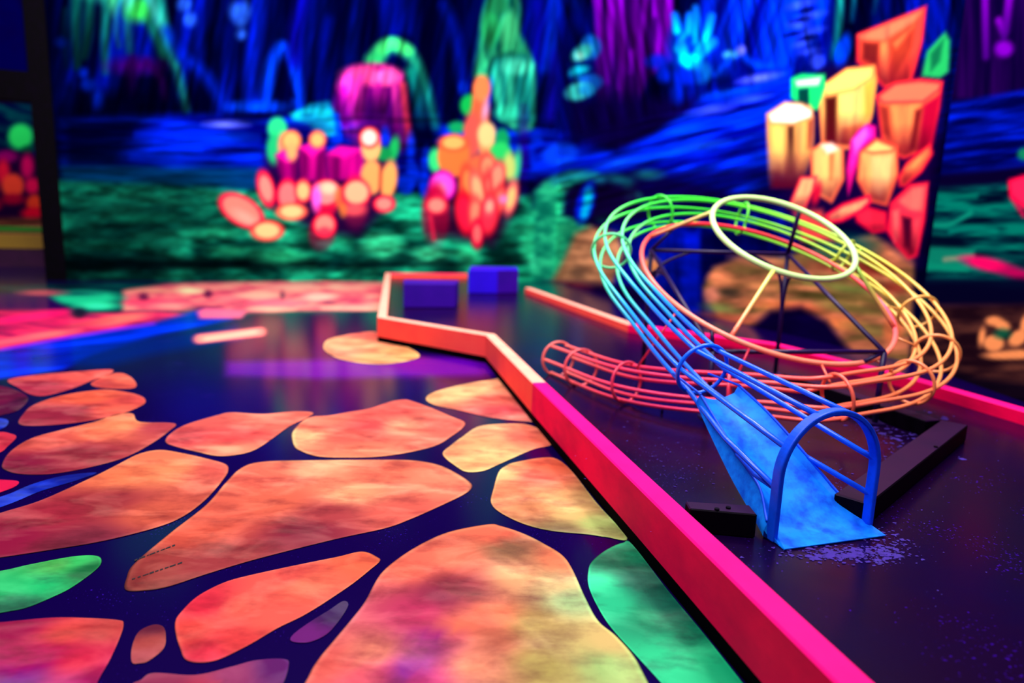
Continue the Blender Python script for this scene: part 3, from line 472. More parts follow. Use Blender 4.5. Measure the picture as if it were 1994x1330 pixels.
# the opening at the left: jamb, lintel, wall above, room beyond
dB = np.array(A1) - np.array(A0); dB /= np.linalg.norm(dB); nB = np.array([-dB[1], dB[0]])
def along(t, off=0): p = np.array(A0) + dB * t + nB * off; return (p[0], p[1])
V, Fc = prism([along(-.13, -.02), along(0, -.02), along(0, .1), along(-.13, .1)], 0, WH); tag(mesh_obj('trim_1', V, Fc, M_black), 'black post beside the opening at the left', kind='structure')
V, Fc = prism([along(-2.2, -.02), along(-.13, -.02), along(-.13, .1), along(-2.2, .1)], 1.27, 1.47); tag(mesh_obj('trim_2', V, Fc, M_black), 'black lintel over the opening at the left', kind='structure')
M_navy = mat('navy_wall', rough=.8, spec=0, color=(1, 0, 60), noise=.5, nscale=3)
V, Fc = prism([along(-2.2, .0), along(-.13, .0), along(-.13, .08), along(-2.2, .08)], 1.47, WH); tag(mesh_obj('wall_left', V, Fc, M_navy), kind='structure')
tag(wall('wall_far', along(-5.0, 2.6), along(-.2, 2.6), 0, WH, .02, LEFTCV), 'mural wall of the room beyond the opening', kind='structure')

# ------------------------------------------------------------------ floor with its painted stones
M_floor = mat('dark_floor_paint', rough=.16, attr='paint', spec=.12, speck=((58, 22, 175), 260, .93))
M_stone = mat('stone_paint', rough=.5, attr='paint', spec=.12, light=(.8, 8, (1, 1.7, 1)), noise=.9, nscale=9, mul=True, ndark=(.34, .13, .25), stretch=(1, 1.8, 1), lo=.46, hi=.74, speck=((20, 0, 18), 380, .985))
FV, FF, FC, FM = [], [], [], []
def add_floor(V, Fc, Cc, mi):
    k = len(FV); FV.extend(V); FF.extend([tuple(k + i for i in f) for f in Fc]); FC.extend(Cc); FM.extend([mi] * len(Fc))
def grid(xa, xb, ya, yb, st, fn):
    nx, ny = int((xb - xa) / st) + 1, int((yb - ya) / st) + 1
    X, Y = np.meshgrid(np.linspace(xa, xb, nx), np.linspace(ya, yb, ny)); P = np.stack([X, Y, np.zeros_like(X)], -1).reshape(-1, 3)
    idx = np.arange(nx * ny).reshape(ny, nx); Q = np.stack([idx[:-1, :-1], idx[:-1, 1:], idx[1:, 1:], idx[1:, :-1]], -1).reshape(-1, 4)
    add_floor(P.tolist(), Q.tolist(), fn(P).tolist(), 0)
BASE = np.clip(1.2 * lin((12, 0, 54)) ** 1.05, 0, 1)
grid(-6.0, 1.9, 2.05, 6.75, .016, lambda P: sample(FLOORCV, P, 1.2, 1.05))
grid(-6.0, 1.9, -1.2, 2.05, .5, lambda P: np.tile(BASE, (len(P), 1)))
grid(-9.0, -6.0, -1.2, 9.5, 1.0, lambda P: np.tile(BASE, (len(P), 1)))
grid(-6.0, 1.9, 6.75, 9.5, 1.0, lambda P: np.tile(BASE, (len(P), 1)))
# each stone: outline in photo pixels, then colour notes (pixel, colour) spread over it
c_or = (250, 132, 98); c_lt = (255, 172, 125); c_dk = (190, 66, 82); c_yl = (250, 205, 135); c_pk = (255, 95, 88)
STONES = [
 ([(245, 1150), (247, 1125), (262, 1098), (330, 1040), (400, 985), (440, 940), (470, 912), (510, 900), (600, 897), (720, 896), (800, 897), (850, 905), (885, 920), (915, 940), (918, 952), (900, 966), (850, 990), (800, 1012), (750, 1030), (650, 1052), (500, 1090), (400, 1120), (330, 1143), (285, 1151)],
  [(270, 1130, (165, 70, 62)), (400, 1030, (225, 100, 72)), (500, 930, (250, 125, 95)), (620, 910, c_lt), (680, 965, (255, 178, 125)), (740, 920, (250, 135, 100)), (850, 940, (255, 150, 112)), (600, 1040, (150, 42, 66)), (780, 1000, (235, 110, 90)), (540, 980, (235, 118, 85)), (640, 1000, (190, 75, 75)), (420, 1100, (175, 70, 70))]),
 ([(-90, 1030), (0, 1000), (80, 975), (180, 930), (230, 905), (270, 885), (310, 877), (350, 882), (400, 893), (438, 904), (445, 916), (435, 935), (400, 975), (355, 1008), (300, 1030), (200, 1055), (100, 1072), (0, 1087), (-90, 1098)],
  [(0, 1050, (160, 22, 72)), (120, 1000, (180, 50, 70)), (250, 930, (250, 140, 90)), (330, 920, (255, 160, 105)), (420, 915, (235, 110, 90)), (300, 1000, (225, 110, 80)), (200, 980, (170, 62, 66)), (160, 1055, (150, 55, 75))]),
 ([(4, 905), (20, 880), (60, 855), (120, 838), (185, 822), (225, 808), (258, 806), (272, 822), (340, 825), (330, 840), (290, 868), (240, 893), (170, 912), (100, 924), (40, 924), (10, 916)],
  [(30, 905, (150, 30, 70)), (150, 880, (170, 55, 70)), (240, 830, (255, 160, 105)), (310, 832, (200, 80, 85)), (200, 845, (250, 130, 90)), (100, 860, (225, 100, 85))]),
 ([(36, 825), (45, 807), (66, 789), (120, 771), (193, 760), (240, 763), (275, 772), (284, 783), (271, 793), (235, 807), (180, 819), (120, 827), (60, 830)], [(60, 815, (170, 50, 75)), (180, 775, (250, 115, 80)), (260, 780, (230, 90, 80)), (120, 805, (165, 40, 70)), (230, 795, (250, 115, 90))]),
 ([(15, 741), (60, 732), (150, 724), (212, 720), (218, 726), (180, 741), (144, 756), (90, 771), (60, 769), (36, 756)], [(70, 750, (190, 55, 85)), (150, 735, (250, 110, 95)), (90, 735, (230, 90, 90))]),
 ([(178, 746), (205, 732), (235, 727), (256, 736), (266, 750), (256, 757), (211, 757), (184, 753)], [(200, 748, (220, 85, 80)), (240, 742, (255, 125, 95))]),
 ([(-60, 752), (0, 752), (38, 763), (55, 776), (45, 792), (20, 805), (-60, 815)], [(10, 780, (130, 10, 75)), (40, 780, (90, 5, 70))]),
 ([(-40, 848), (0, 842), (20, 845), (32, 852), (15, 870), (0, 882), (-40, 895)], [(10, 855, (225, 60, 85))]),
 ([(-30, 934), (0, 935), (35, 938), (30, 948), (0, 960), (-30, 970)], [(10, 945, (235, 30, 90))]),
 ([(-30, 980), (20, 962), (60, 945), (120, 928), (188, 921), (150, 936), (80, 957), (30, 978), (-10, 992), (-40, 996)], [(60, 955, (0, 60, 215)), (150, 930, (0, 30, 150))]),
 ([(-20, 818), (0, 815), (16, 820), (10, 832), (-20, 842)], [(0, 825, (0, 45, 190))]),
 ([(322, 861), (331, 846), (361, 828), (421, 810), (451, 804), (512, 807), (572, 802), (609, 804), (600, 813), (565, 830), (530, 855), (500, 875), (470, 885), (425, 889), (380, 880), (340, 870)],
  [(360, 850, (225, 90, 90)), (450, 850, (255, 100, 90)), (500, 815, (250, 140, 110)), (560, 820, (250, 125, 100)), (440, 880, (255, 160, 120)), (400, 825, (235, 110, 95))]),
 ([(568, 850), (572, 838), (590, 820), (610, 812), (640, 810), (680, 803), (720, 796), (760, 783), (785, 779), (800, 781), (840, 795), (880, 812), (905, 823), (900, 835), (880, 850), (850, 868), (800, 881), (740, 890), (680, 892), (620, 890), (583, 878), (572, 868)],
  [(590, 850, (255, 200, 140)), (680, 850, (235, 110, 90)), (760, 800, (245, 110, 95)), (780, 830, (255, 175, 130)), (720, 830, (225, 90, 85)), (860, 830, (250, 120, 100)), (700, 885, (255, 150, 110)), (620, 825, (250, 130, 100))]),
 ([(829, 777), (846, 764), (898, 750), (951, 741), (985, 740), (1015, 775), (1045, 818), (1021, 821), (951, 813), (891, 799), (846, 789)],
  [(860, 770, (255, 180, 120)), (900, 765, (255, 205, 140)), (960, 780, (235, 115, 95)), (990, 800, (225, 90, 95)), (1010, 815, (255, 150, 130))]),
 ([(862, 886), (878, 868), (898, 853), (933, 831), (986, 826), (1030, 828), (1065, 845), (1075, 866), (1040, 875), (1000, 892), (965, 908), (940, 918), (911, 920), (892, 912)],
  [(880, 885, (255, 165, 110)), (930, 860, (250, 185, 125)), (960, 880, (250, 218, 145)), (1020, 850, (245, 130, 105)), (950, 845, (255, 200, 140)), (1050, 860, (235, 120, 90)), (920, 905, (250, 200, 130))]),
 ([(956, 980), (961, 952), (971, 920), (985, 908), (1003, 901), (1056, 892), (1085, 895), (1115, 920), (1162, 980), (1222, 1049), (1180, 1047), (1145, 1042), (1074, 1035), (1021, 1022), (975, 1000)],
  [(985, 920, (255, 205, 135)), (1040, 930, (245, 120, 95)), (1060, 980, (250, 185, 120)), (1000, 960, (250, 160, 110)), (1110, 1000, (240, 205, 130)), (1160, 1020, (190, 215, 125)), (1150, 980, (195, 160, 100)), (1030, 990, (215, 140, 90)), (1100, 1035, (150, 130, 85)), (1080, 900, (235, 110, 75))]),
 ([(600, 1320), (620, 1285), (650, 1248), (690, 1200), (712, 1170), (740, 1120), (780, 1085), (830, 1055), (880, 1035), (950, 1022), (975, 1025), (1020, 1040), (1060, 1060), (1095, 1082), (1115, 1110), (1140, 1165), (1165, 1210), (1200, 1240), (1235, 1280), (1262, 1330), (1310, 1420), (1330, 1520), (1200, 1640), (900, 1700), (650, 1600), (560, 1420)],
  [(640, 1300, (235, 105, 90)), (730, 1270, (255, 160, 125)), (700, 1330, (245, 90, 110)), (820, 1190, (215, 60, 110)), (840, 1250, (175, 32, 130)), (800, 1310, (150, 40, 160)), (820, 1330, (235, 70, 130)), (880, 1090, (255, 135, 100)), (960, 1040, (250, 125, 90)), (800, 1110, (250, 125, 95)), (880, 1150, (160, 52, 70)), (860, 1160, (150, 40, 80)), (960, 1200, (245, 135, 92)), (1010, 1120, (250, 190, 130)), (990, 1070, (150, 110, 75)), (1080, 1140, (225, 200, 135)), (1110, 1170, (190, 230, 155)), (1090, 1260, (220, 205, 125)), (1180, 1300, (180, 220, 130)), (1060, 1300, (200, 190, 100)), (920, 1300, (250, 165, 120)), (960, 1250, (200, 110, 80)), (1180, 1250, (235, 210, 130)), (1090, 1090, (240, 140, 95)), (1040, 1220, (190, 165, 90)), (900, 1220, (245, 130, 95)), (1000, 1400, (220, 180, 110))]),
 ([(1146, 1143), (1145, 1115), (1152, 1095), (1180, 1072), (1212, 1058), (1232, 1062), (1300, 1150), (1370, 1235), (1445, 1330), (1500, 1400), (1520, 1460), (1400, 1440), (1320, 1370), (1286, 1330), (1244, 1284), (1190, 1224), (1162, 1180)],
  [(1190, 1090, (0, 110, 78)), (1215, 1075, (25, 160, 110)), (1165, 1140, (55, 235, 165)), (1200, 1180, (35, 215, 150)), (1260, 1200, (15, 165, 115)), (1300, 1300, (50, 235, 160)), (1380, 1290, (20, 200, 135)), (1250, 1130, (0, 105, 85)), (1290, 1180, (0, 120, 95))]),
 ([(341, 1213), (350, 1196), (382, 1164), (430, 1138), (475, 1124), (565, 1104), (654, 1086), (705, 1075), (735, 1086), (740, 1094), (722, 1110), (680, 1143), (600, 1195), (540, 1225), (480, 1260), (415, 1289), (365, 1288), (350, 1262), (342, 1235)],
  [(400, 1180, (235, 50, 75)), (370, 1230, (255, 95, 80)), (400, 1280, (255, 60, 90)), (470, 1180, (255, 120, 95)), (600, 1140, (255, 130, 95)), (700, 1090, (250, 120, 80)), (520, 1210, (255, 112, 92)), (560, 1120, (250, 105, 88)), (460, 1250, (255, 85, 80))]),
 ([(-100, 1125), (0, 1113), (60, 1100), (140, 1085), (185, 1083), (198, 1092), (188, 1110), (140, 1145), (100, 1165), (50, 1185), (0, 1195), (-100, 1215)],
  [(0, 1150, (35, 200, 115)), (80, 1140, (40, 215, 125)), (150, 1095, (45, 200, 100)), (120, 1100, (90, 190, 90)), (20, 1180, (60, 160, 110)), (170, 1110, (20, 120, 65))]),
 ([(-100, 1220), (0, 1213), (100, 1204), (180, 1205), (232, 1209), (241, 1216), (235, 1240), (215, 1285), (190, 1330), (165, 1390), (-100, 1430)],
  [(20, 1230, (170, 22, 85)), (130, 1235, (235, 85, 75)), (210, 1225, (205, 75, 70)), (60, 1280, (210, 10, 110)), (150, 1290, (230, 50, 85)), (40, 1330, (140, 5, 140)), (120, 1340, (190, 20, 120)), (0, 1350, (110, 0, 140))]),
 ([(257, 1291), (257, 1262), (270, 1232), (298, 1218), (318, 1222), (323, 1242), (318, 1265), (290, 1288), (272, 1293)], [(290, 1250, (190, 85, 75)), (275, 1280, (180, 75, 85)), (300, 1225, (110, 30, 60))]),
 ([(568, 1250), (570, 1238), (600, 1215), (640, 1190), (668, 1172), (678, 1180), (660, 1210), (635, 1237), (600, 1252)], [(600, 1238, (125, 20, 130)), (650, 1195, (70, 5, 95))]),
 ([(255, 1345), (275, 1325), (300, 1312), (380, 1316), (450, 1300), (500, 1287), (555, 1285), (562, 1300), (548, 1340), (510, 1400), (300, 1420)], [(330, 1325, (160, 55, 95)), (450, 1320, (160, 50, 110)), (540, 1300, (110, 15, 115)), (380, 1350, (200, 60, 90))]),
 ([(630, 672), (646, 659), (705, 648), (735, 648), (770, 665), (816, 690), (800, 702), (740, 710), (670, 702), (636, 686)], [(680, 665, (255, 185, 130)), (740, 695, (255, 190, 125)), (660, 690, (250, 170, 125)), (790, 692, (250, 180, 110)), (720, 655, (250, 120, 100))]),
]
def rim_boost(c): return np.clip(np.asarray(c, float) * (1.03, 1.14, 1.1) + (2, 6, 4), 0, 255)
for si, (out, notes) in enumerate(STONES):
    px = catmull(out, 6, closed=True); n = len(px)
    W3 = np.array([onz(x, y, 0.0) for x, y in px]); cen = W3.mean(0)
    rings = [1.0, .985, .95, .9, .8, .7, .6, .5, .4, .3, .2, .1]
    N3 = np.array([onz(x, y, 0.0) for x, y, c in notes]); NC = np.array([c for x, y, c in notes], float)
    V = []; Cc = []
    for ri, t in enumerate(rings):
        for p in W3:
            q = cen + (p - cen) * t; V.append((q[0], q[1], .0012))
            d2 = ((N3[:, :2] - q[:2]) ** 2).sum(1) + 2e-4; wt = d2 ** -1.7; c = (wt[:, None] * NC).sum(0) / wt.sum()
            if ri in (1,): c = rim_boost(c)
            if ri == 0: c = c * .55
            Cc.append(.62 * lin(c) ** 1.15)
    V.append((cen[0], cen[1], .0012)); Cc.append(Cc[-1])
    Fc = []
    for ri in range(len(rings) - 1):
        for k in range(n):
            k2 = (k + 1) % n; Fc.append((ri * n + k, (ri + 1) * n + k, (ri + 1) * n + k2, ri * n + k2))
    b = (len(rings) - 1) * n
    Fc += [(b + k, len(V) - 1, b + (k + 1) % n) for k in range(n)]
    Pn = np.array(V); a, b_, c_ = Pn[Fc[0][0]], Pn[Fc[0][1]], Pn[Fc[0][2]]
    if np.cross(b_ - a, c_ - a)[2] < 0: Fc = [f[::-1] for f in Fc]
    add_floor(V, Fc, Cc, 1)
# two dashed black scuffs on the large stone
M_scuff = mat('scuff', rough=.8, color=(4, 0, 6))
for (xa, ya, xb, yb) in [(262, 1093, 341, 1063), (257, 1130, 355, 1097)]:
    t = 0.0; rs = np.random.RandomState(int(xb))
    while t < .96:
        dt = rs.uniform(.04, .16); e = min(t + dt, 1); h = rs.uniform(.7, 1.5)
        q = [(xa + (xb - xa) * t, ya + (yb - ya) * t), (xa + (xb - xa) * e, ya + (yb - ya) * e)]
        c4 = [onz(q[0][0], q[0][1] + h, .0), onz(q[1][0], q[1][1] + h, .0), onz(q[1][0], q[1][1] - h, .0), onz(q[0][0], q[0][1] - h, .0)]
        add_floor([(p[0], p[1], .0018) for p in c4], [(0, 1, 2, 3)], [(0, 0, 0)] * 4, 2); t = e + rs.uniform(.01, .05)
tag(mesh_obj('floor', FV, FF, [M_floor, M_stone, M_scuff], None, np.array(FC), mat_idx=FM), 'glossy dark indigo floor painted with large orange and green stones', kind='structure')

# ------------------------------------------------------------------ course: deck and border boards
RT, RB, TH = 0.115, 0.026, 0.042
LP = [np.array(p) for p in [(0.5150, -0.10), (0.063, 1.899), (-0.105, 2.676), (-0.612, 3.051), (-1.02, 5.40)]]
LP[0] = LP[1] + (np.array([0.359, 0.582]) - LP[1]) * 1.5
BP = [LP[4], np.array((-0.40, 5.62))]
RP = [np.array(p) for p in [(0.075, 4.62), (0.53, 3.10), (1.04, 2.71), (1.262, 2.194), (1.376, 1.773), (1.66, 0.72)]]
def offset(P, t):
    out = []
    for i in range(len(P)):
        ns = []
        for a, b in ((i - 1, i), (i, i + 1)):
            if a < 0 or b >= len(P): continue
            d = P[b] - P[a]; d = d / np.linalg.norm(d); ns.append(np.array([d[1], -d[0]]))
        m = sum(ns); m /= np.linalg.norm(m); out.append(P[i] + m * t / max(m @ ns[0], .4))
    return out
M_top = mat('pink_paint_lit', rough=.5, color=(250, 14, 122), spec=.05, noise=.3, nscale=14, ndark=tuple(lin((235, 0, 105))))  # pinker paint on the tops, their stronger light also in the colour
M_face = mat('crimson_paint_shaded', rough=.6, color=(245, 2, 74), spec=.05, noise=.6, nscale=7, ndark=tuple(lin((165, 0, 62))), stretch=(1, .5, 1), speck=((30, 0, 20), 90, 1.02))  # redder paint on the faces, their weaker light also in the colour
M_topo = mat('coral_paint_lit', rough=.42, color=(255, 180, 148), spec=.2, noise=.2, nscale=14, ndark=tuple(lin((255, 80, 90))))  # cream tone puts the bright light on the tops into the coral
M_faceo = mat('coral_paint_shaded', rough=.55, color=(255, 80, 66), spec=.06, noise=.4, nscale=10, ndark=tuple(lin((245, 40, 60))))  # deeper coral, shade of the upright faces put into the colour
M_deck = mat('dark_deck_paint', rough=.24, color=(18, 0, 32), spec=.13, noise=.8, nscale=3, ndark=tuple(lin((6, 0, 44))), speck=((50, 6, 140), 170, .92))
def bevel_board(name, q0, q1, q2, q3, z0, z1, ms, label, group, extra=None):
    """a board as a prism between two mitred ends, its four long edges eased; slot 0 top, slot 1 faces"""
    e = .003; n = 2; V = []; Fc = []; mi = []
    sec = lambda a, b: [(a, z0), (a, z1 - e), (a + (b - a) * (e / np.linalg.norm(b - a)), z1), (b - (b - a) * (e / np.linalg.norm(b - a)), z1), (b, z1 - e), (b, z0)]
    for a, b in ((q0, q1), (q3, q2)):
        for p, z in sec(a, b): V.append((p[0], p[1], z))
    for k in range(6):
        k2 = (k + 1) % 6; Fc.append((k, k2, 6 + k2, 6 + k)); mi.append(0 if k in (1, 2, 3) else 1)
    Fc += [tuple(range(6))[::-1], tuple(range(6, 12))]; mi += [1, 1]
    o = mesh_obj(name, V, Fc, ms, None, mat_idx=mi)
    return tag(o, label, 'border board', group)
def run(P, side, lab, ms_list, ext=None):
    I = offset(P, TH * side)
    for i in range(len(P) - 1):
        bevel_board('border_board', P[i], I[i], I[i + 1], P[i + 1], RB, RT, ms_list[i], lab[i], 'boards edging the course')
    return I
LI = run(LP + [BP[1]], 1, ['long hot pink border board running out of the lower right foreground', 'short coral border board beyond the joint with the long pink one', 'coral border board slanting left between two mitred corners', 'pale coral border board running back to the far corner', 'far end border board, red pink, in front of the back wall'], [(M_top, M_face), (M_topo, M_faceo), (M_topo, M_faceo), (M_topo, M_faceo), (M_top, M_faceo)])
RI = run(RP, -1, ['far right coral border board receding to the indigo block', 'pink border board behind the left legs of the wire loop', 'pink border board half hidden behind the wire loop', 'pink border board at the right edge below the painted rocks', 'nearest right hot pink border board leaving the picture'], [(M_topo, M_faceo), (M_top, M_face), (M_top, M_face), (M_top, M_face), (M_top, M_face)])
# deck (raised 78 mm, its black edge showing below the boards)
in_l = offset(LP + [BP[1]], .0015); in_r = offset(RP, -.016)
poly = [in_l[i] for i in range(6)] + [in_r[i] for i in range(len(in_r))]
def ptin(p): return (float(p[0]), float(p[1]))
V, Fc = prism([ptin(p) for p in poly][::-1], 0, .0255)
M_edge = mat('black_deck_edge', rough=.8, spec=.02, color=(2, 0, 4))
ded = mesh_obj('course_platform', V, Fc, M_edge); tag(ded, 'low black platform under the dark putting surface', 'platform')
pin = offset(LP + [BP[1]], TH + .002) + offset(RP, -TH - .002)
V, Fc = prism([ptin(p) for p in pin][::-1], .0255, .078)
tag(mesh_obj('putting_surface', V, Fc, M_deck), 'dark glossy putting surface enclosed by the pink border boards', 'putting surface')

# indigo blocks at the far end
M_indigo = mat('indigo_paint', rough=.6, spec=.1, color=(34, 0, 195), noise=.4, nscale=3, ndark=tuple(lin((20, 0, 120))))
M_violet = mat('violet_and_indigo_shade', rough=.6, spec=.1, color=(46, 0, 135), noise=.4, nscale=4, ndark=tuple(lin((20, 0, 110))))  # colour of the low block, and painted shade on the indigo one
def block(name, pts, z0, z1, m, label, side=None):
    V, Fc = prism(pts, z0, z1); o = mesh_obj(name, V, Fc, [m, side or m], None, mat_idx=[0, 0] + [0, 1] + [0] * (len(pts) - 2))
    b = o.modifiers.new('bevel', 'BEVEL'); b.width = .006; b.segments = 2
    return tag(o, label, 'block')
block('wooden_block', [(-0.299, 4.453), (-0.11, 4.508), (0.028, 4.582), (0.018, 4.876), (-0.308, 4.802)], .0782, .235, M_indigo, 'tall indigo block standing at the right end of the far board', M_violet)  # shade on its right front face painted as a darker second colour
block('wooden_block', [(-.592, 3.645), (-.316, 3.725), (-.318, 3.93), (-.625, 3.86)], .0782, .212, M_violet, 'dim violet block inside the far left corner of the course')

# ------------------------------------------------------------------ wire loop ramp
root = empty('wire_loop_ramp', (0.74, 1.84, 0.078)); ORG = np.array([0.74, 1.84, 0.078])  # loop, timbers and blocks scaled about the camera onto the raised deck, numbers baked
tag(root, 'neon wire ball loop with a blue metal chute, fading from blue through green to red', 'loop ramp')
M_wire = mat('neon_wire_paint', rough=.3, attr='paint', spec=.5)
M_dark = mat('dark_steel', rough=.4, color=(24, 0, 62), spec=.3)
def L(P): return np.asarray(P, float) - ORG
nrm = np.array([.174, -.477, 1.0]); nrm /= np.linalg.norm(nrm)
cen = np.array([0.7434, 2.024, 0.4085])
ex = np.cross([0, 1.0, 0], nrm); ex /= np.linalg.norm(ex); ey = np.cross(nrm, ex)
def circ(R, deg, c=cen): a = math.radians(deg); return c + R * (math.cos(a) * ex + math.sin(a) * ey)
path = [(0.4572, 1.2236, 0.2226), (0.3892, 1.38, 0.2861), (0.3606, 1.564, 0.3202)]
path += [tuple(circ(rr, a)) for a, rr in ((215, .474), (198, .474), (180, .474), (160, .474), (140, .474), (120, .474), (100, .474), (80, .476), (60, .480), (40, .485), (20, .490), (0, .492), (-20, .492), (-40, .486), (-58, .480))]
path += [tuple(circ(.478, -74) + np.array([0, 0, -.004]))]
path += [tuple(onz(1590, 782, 0.173)), tuple(onz(1500, 770, 0.1656)), tuple(onz(1400, 765, 0.1582)), tuple(onz(1300, 758, 0.149)), tuple(onz(1200, 742, 0.138)), tuple(onz(1130, 715, 0.1334)), tuple(onz(1087, 699, 0.1288))]
PTH = catmull(path, 10); NP = len(PTH)
for _ in range(40):                                  # ease the joints between the straight, the turn and the run-out
    PTH[1:-1] = PTH[1:-1] * .5 + (PTH[:-2] + PTH[2:]) * .25
TN = np.gradient(PTH, axis=0); TN /= np.linalg.norm(TN, axis=1)[:, None]
UPV = np.zeros_like(PTH)
for i in range(NP):
    u = np.array([0, 0, 1.0]) * .55 + nrm * .45
    u = u - TN[i] * (u @ TN[i]); UPV[i] = u / np.linalg.norm(u)
SD = np.cross(TN, UPV)
# colour along the path
stops = [(0, (0, 98, 255)), (2, (0, 112, 255)), (3, (0, 165, 235)), (4, (30, 225, 185)), (5, (100, 250, 165)), (6, (120, 252, 140)), (7, (60, 240, 70)), (8, (50, 235, 50)), (9, (60, 232, 45)), (10, (110, 235, 50)), (11, (160, 235, 60)), (12, (205, 225, 62)), (13, (240, 205, 75)), (14, (255, 185, 90)), (15, (255, 165, 90)), (16, (255, 150, 85)), (17, (255, 135, 85)), (18, (255, 120, 85)), (19, (255, 95, 80)), (20, (255, 84, 86)), (21, (255, 50, 92)), (22, (255, 42, 108)), (23, (255, 66, 98)), (25, (255, 120, 108))]
sx = np.array([s[0] for s in stops]) * 10.0; scs = np.array([lin(s[1]) for s in stops])
def pcol(i): return np.array([np.interp(i, sx, scs[:, k]) for k in range(3)])
PCOL = np.array([pcol(i) for i in range(NP)])
TR = .0505
def railpt(i, deg): a = math.radians(deg); return PTH[i] + TR * (math.cos(a) * SD[i] + math.sin(a) * UPV[i])
ANG = [60, 120, 178, 240, 300, 2]
# arch over the mouth of the chute
aL = onz(1502, 1052, 0.0791); aR = onz(1687, 1024, 0.0791); lat = (aR - aL); aw = np.linalg.norm(lat); lat /= aw
am = (aL + aR) / 2; ar = aw / 2; zc = 0.184
def archp(deg): a = math.radians(deg); return np.array([am[0], am[1], zc]) + ar * math.cos(a) * lat + np.array([0, 0, 1.0]) * ar * 1.04 * math.sin(a)
arch = [aR + np.array([0, 0, z]) for z in (0, .037, .074)] + [archp(a) for a in range(0, 181, 12)] + [aL + np.array([0, 0, z]) for z in (.074, .037, 0)]
BLUE = lin((0, 90, 250)); CY = lin((20, 165, 250))
M_bluem = mat('blue_metal_paint', rough=.42, color=(0, 82, 240), spec=.25, noise=.35, nscale=40, ndark=tuple(lin((0, 30, 130))))
def band(name, P, wd, th, m, parent, axis):
    """flat bar bent along P: wd across, th thick; axis = direction of the bar's width"""
    P = np.asarray(P, float); T = np.gradient(P, axis=0); T /= np.linalg.norm(T, axis=1)[:, None]; V = []; Fc = []
    for p, t in zip(P, T):
        a = axis - t * (axis @ t); a /= np.linalg.norm(a); b = np.cross(t, a)
        for s, q in ((-1, -1), (1, -1), (1, 1), (-1, 1)): V.append(p + a * s * wd / 2 + b * q * th / 2)
    for i in range(len(P) - 1):
        for k in range(4): k2 = (k + 1) % 4; Fc.append((4 * i + k, 4 * i + k2, 4 * i + 4 + k2, 4 * i + 4 + k))
    Fc += [(3, 2, 1, 0), tuple(4 * (len(P) - 1) + k for k in range(4))]
    o = mesh_obj(name, V, Fc, m, parent, smooth=False); bv = o.modifiers.new('bevel', 'BEVEL'); bv.width = .0025; bv.segments = 2; return o
dirA = np.cross([0, 0, 1.0], lat)
band('arch', L(catmull(arch, 3)), 0.0185, .010, M_bluem, root, dirA)
attach = {60: archp(72), 120: archp(108), 178: archp(152), 240: aL + np.array([0, 0, .087]), 300: aR + np.array([0, 0, .057]), 2: archp(8)}
i0 = 10                                              # the blue hoop sits here
for deg in ANG:
    pts = [railpt(i, deg) for i in range(i0, NP)]
    a = attach[deg]; lead = [a + (pts[0] - a) * t for t in (0, .35, .7)]
    if deg in (240, 300):
        mid = (a + pts[0]) / 2 + np.array([0, 0, -.012]); lead = [a, mid]
    P = lead + pts; cols = [BLUE] * len(lead) + [PCOL[i] for i in range(i0, NP)]
    rod('guide_rail', L(P), .0051, M_wire, root, colors=cols, seg=8)
hoops = [i0, 50, 76, 96, 118, 138, 152, 166, 185, 208, 228, 240, NP - 1]
for i in hoops:
    hp = [PTH[i] + (TR + .0055) * (math.cos(a) * SD[i] + math.sin(a) * UPV[i]) for a in np.linspace(0, 2 * PI, 32, endpoint=False)]
    rod('hoop', L(hp), .0044, M_wire, root, colors=[PCOL[i] * (.85 if i > 20 else 1)] * 32, closed=True)
# inner guard ring and top ring with struts
def ring_cols(R, keys, c=cen):
    ks = sorted(keys); xs = [k[0] for k in ks]; cs = np.array([lin(k[1]) for k in ks])
    return [np.array([np.interp(a, xs, cs[:, j]) for j in range(3)]) for a in np.arange(0, 360, 4)]
inn = [circ(.3755, a) for a in range(0, 360, 4)]
rod('inner_guard_ring', L(inn), .0068, M_wire, root, closed=True, seg=12, colors=ring_cols(.3755, [(0, (245, 60, 100)), (40, (240, 80, 60)), (90, (235, 40, 60)), (140, (225, 55, 55)), (180, (255, 90, 82)), (230, (255, 150, 115)), (270, (255, 150, 115)), (320, (255, 130, 105)), (360, (245, 60, 100))]))
tcen = np.array([0.7986, 2.07, 0.5529]); n2 = np.array([.166, -.598, 1.0]); n2 /= np.linalg.norm(n2)
tx = np.cross([0, 1.0, 0], n2); tx /= np.linalg.norm(tx); ty = np.cross(n2, tx)
def tcirc(deg): a = math.radians(deg); return tcen + .2162 * (math.cos(a) * tx + math.sin(a) * ty)
top = [tcirc(a) for a in range(0, 360, 4)]
rod('top_ring', L(top), .0084, M_wire, root, closed=True, seg=12, colors=[lin((205, 255, 160))] * 90)
def nearest(P, x, y):
    d = [math.hypot(proj(p)[0] - x, proj(p)[1] - y) for p in P]; return P[int(np.argmin(d))]
for (xa, ya, xb, yb), c1, c2 in [((1503, 525, 1425, 655), (235, 245, 110), (255, 110, 90)), ((1388, 410, 1262, 462), (190, 200, 100), (235, 90, 70)), ((1664, 518, 1748, 640), (150, 220, 80), (240, 90, 80))]:
    a = nearest(top, xa, ya); b = nearest(inn, xb, yb)
    P = [a + (b - a) * t for t in np.linspace(0, 1, 8)]
    rod('strut', L(P), .0062, M_wire, root, colors=[lin(c1) + (lin(c2) - lin(c1)) * t for t in np.linspace(0, 1, 8)])
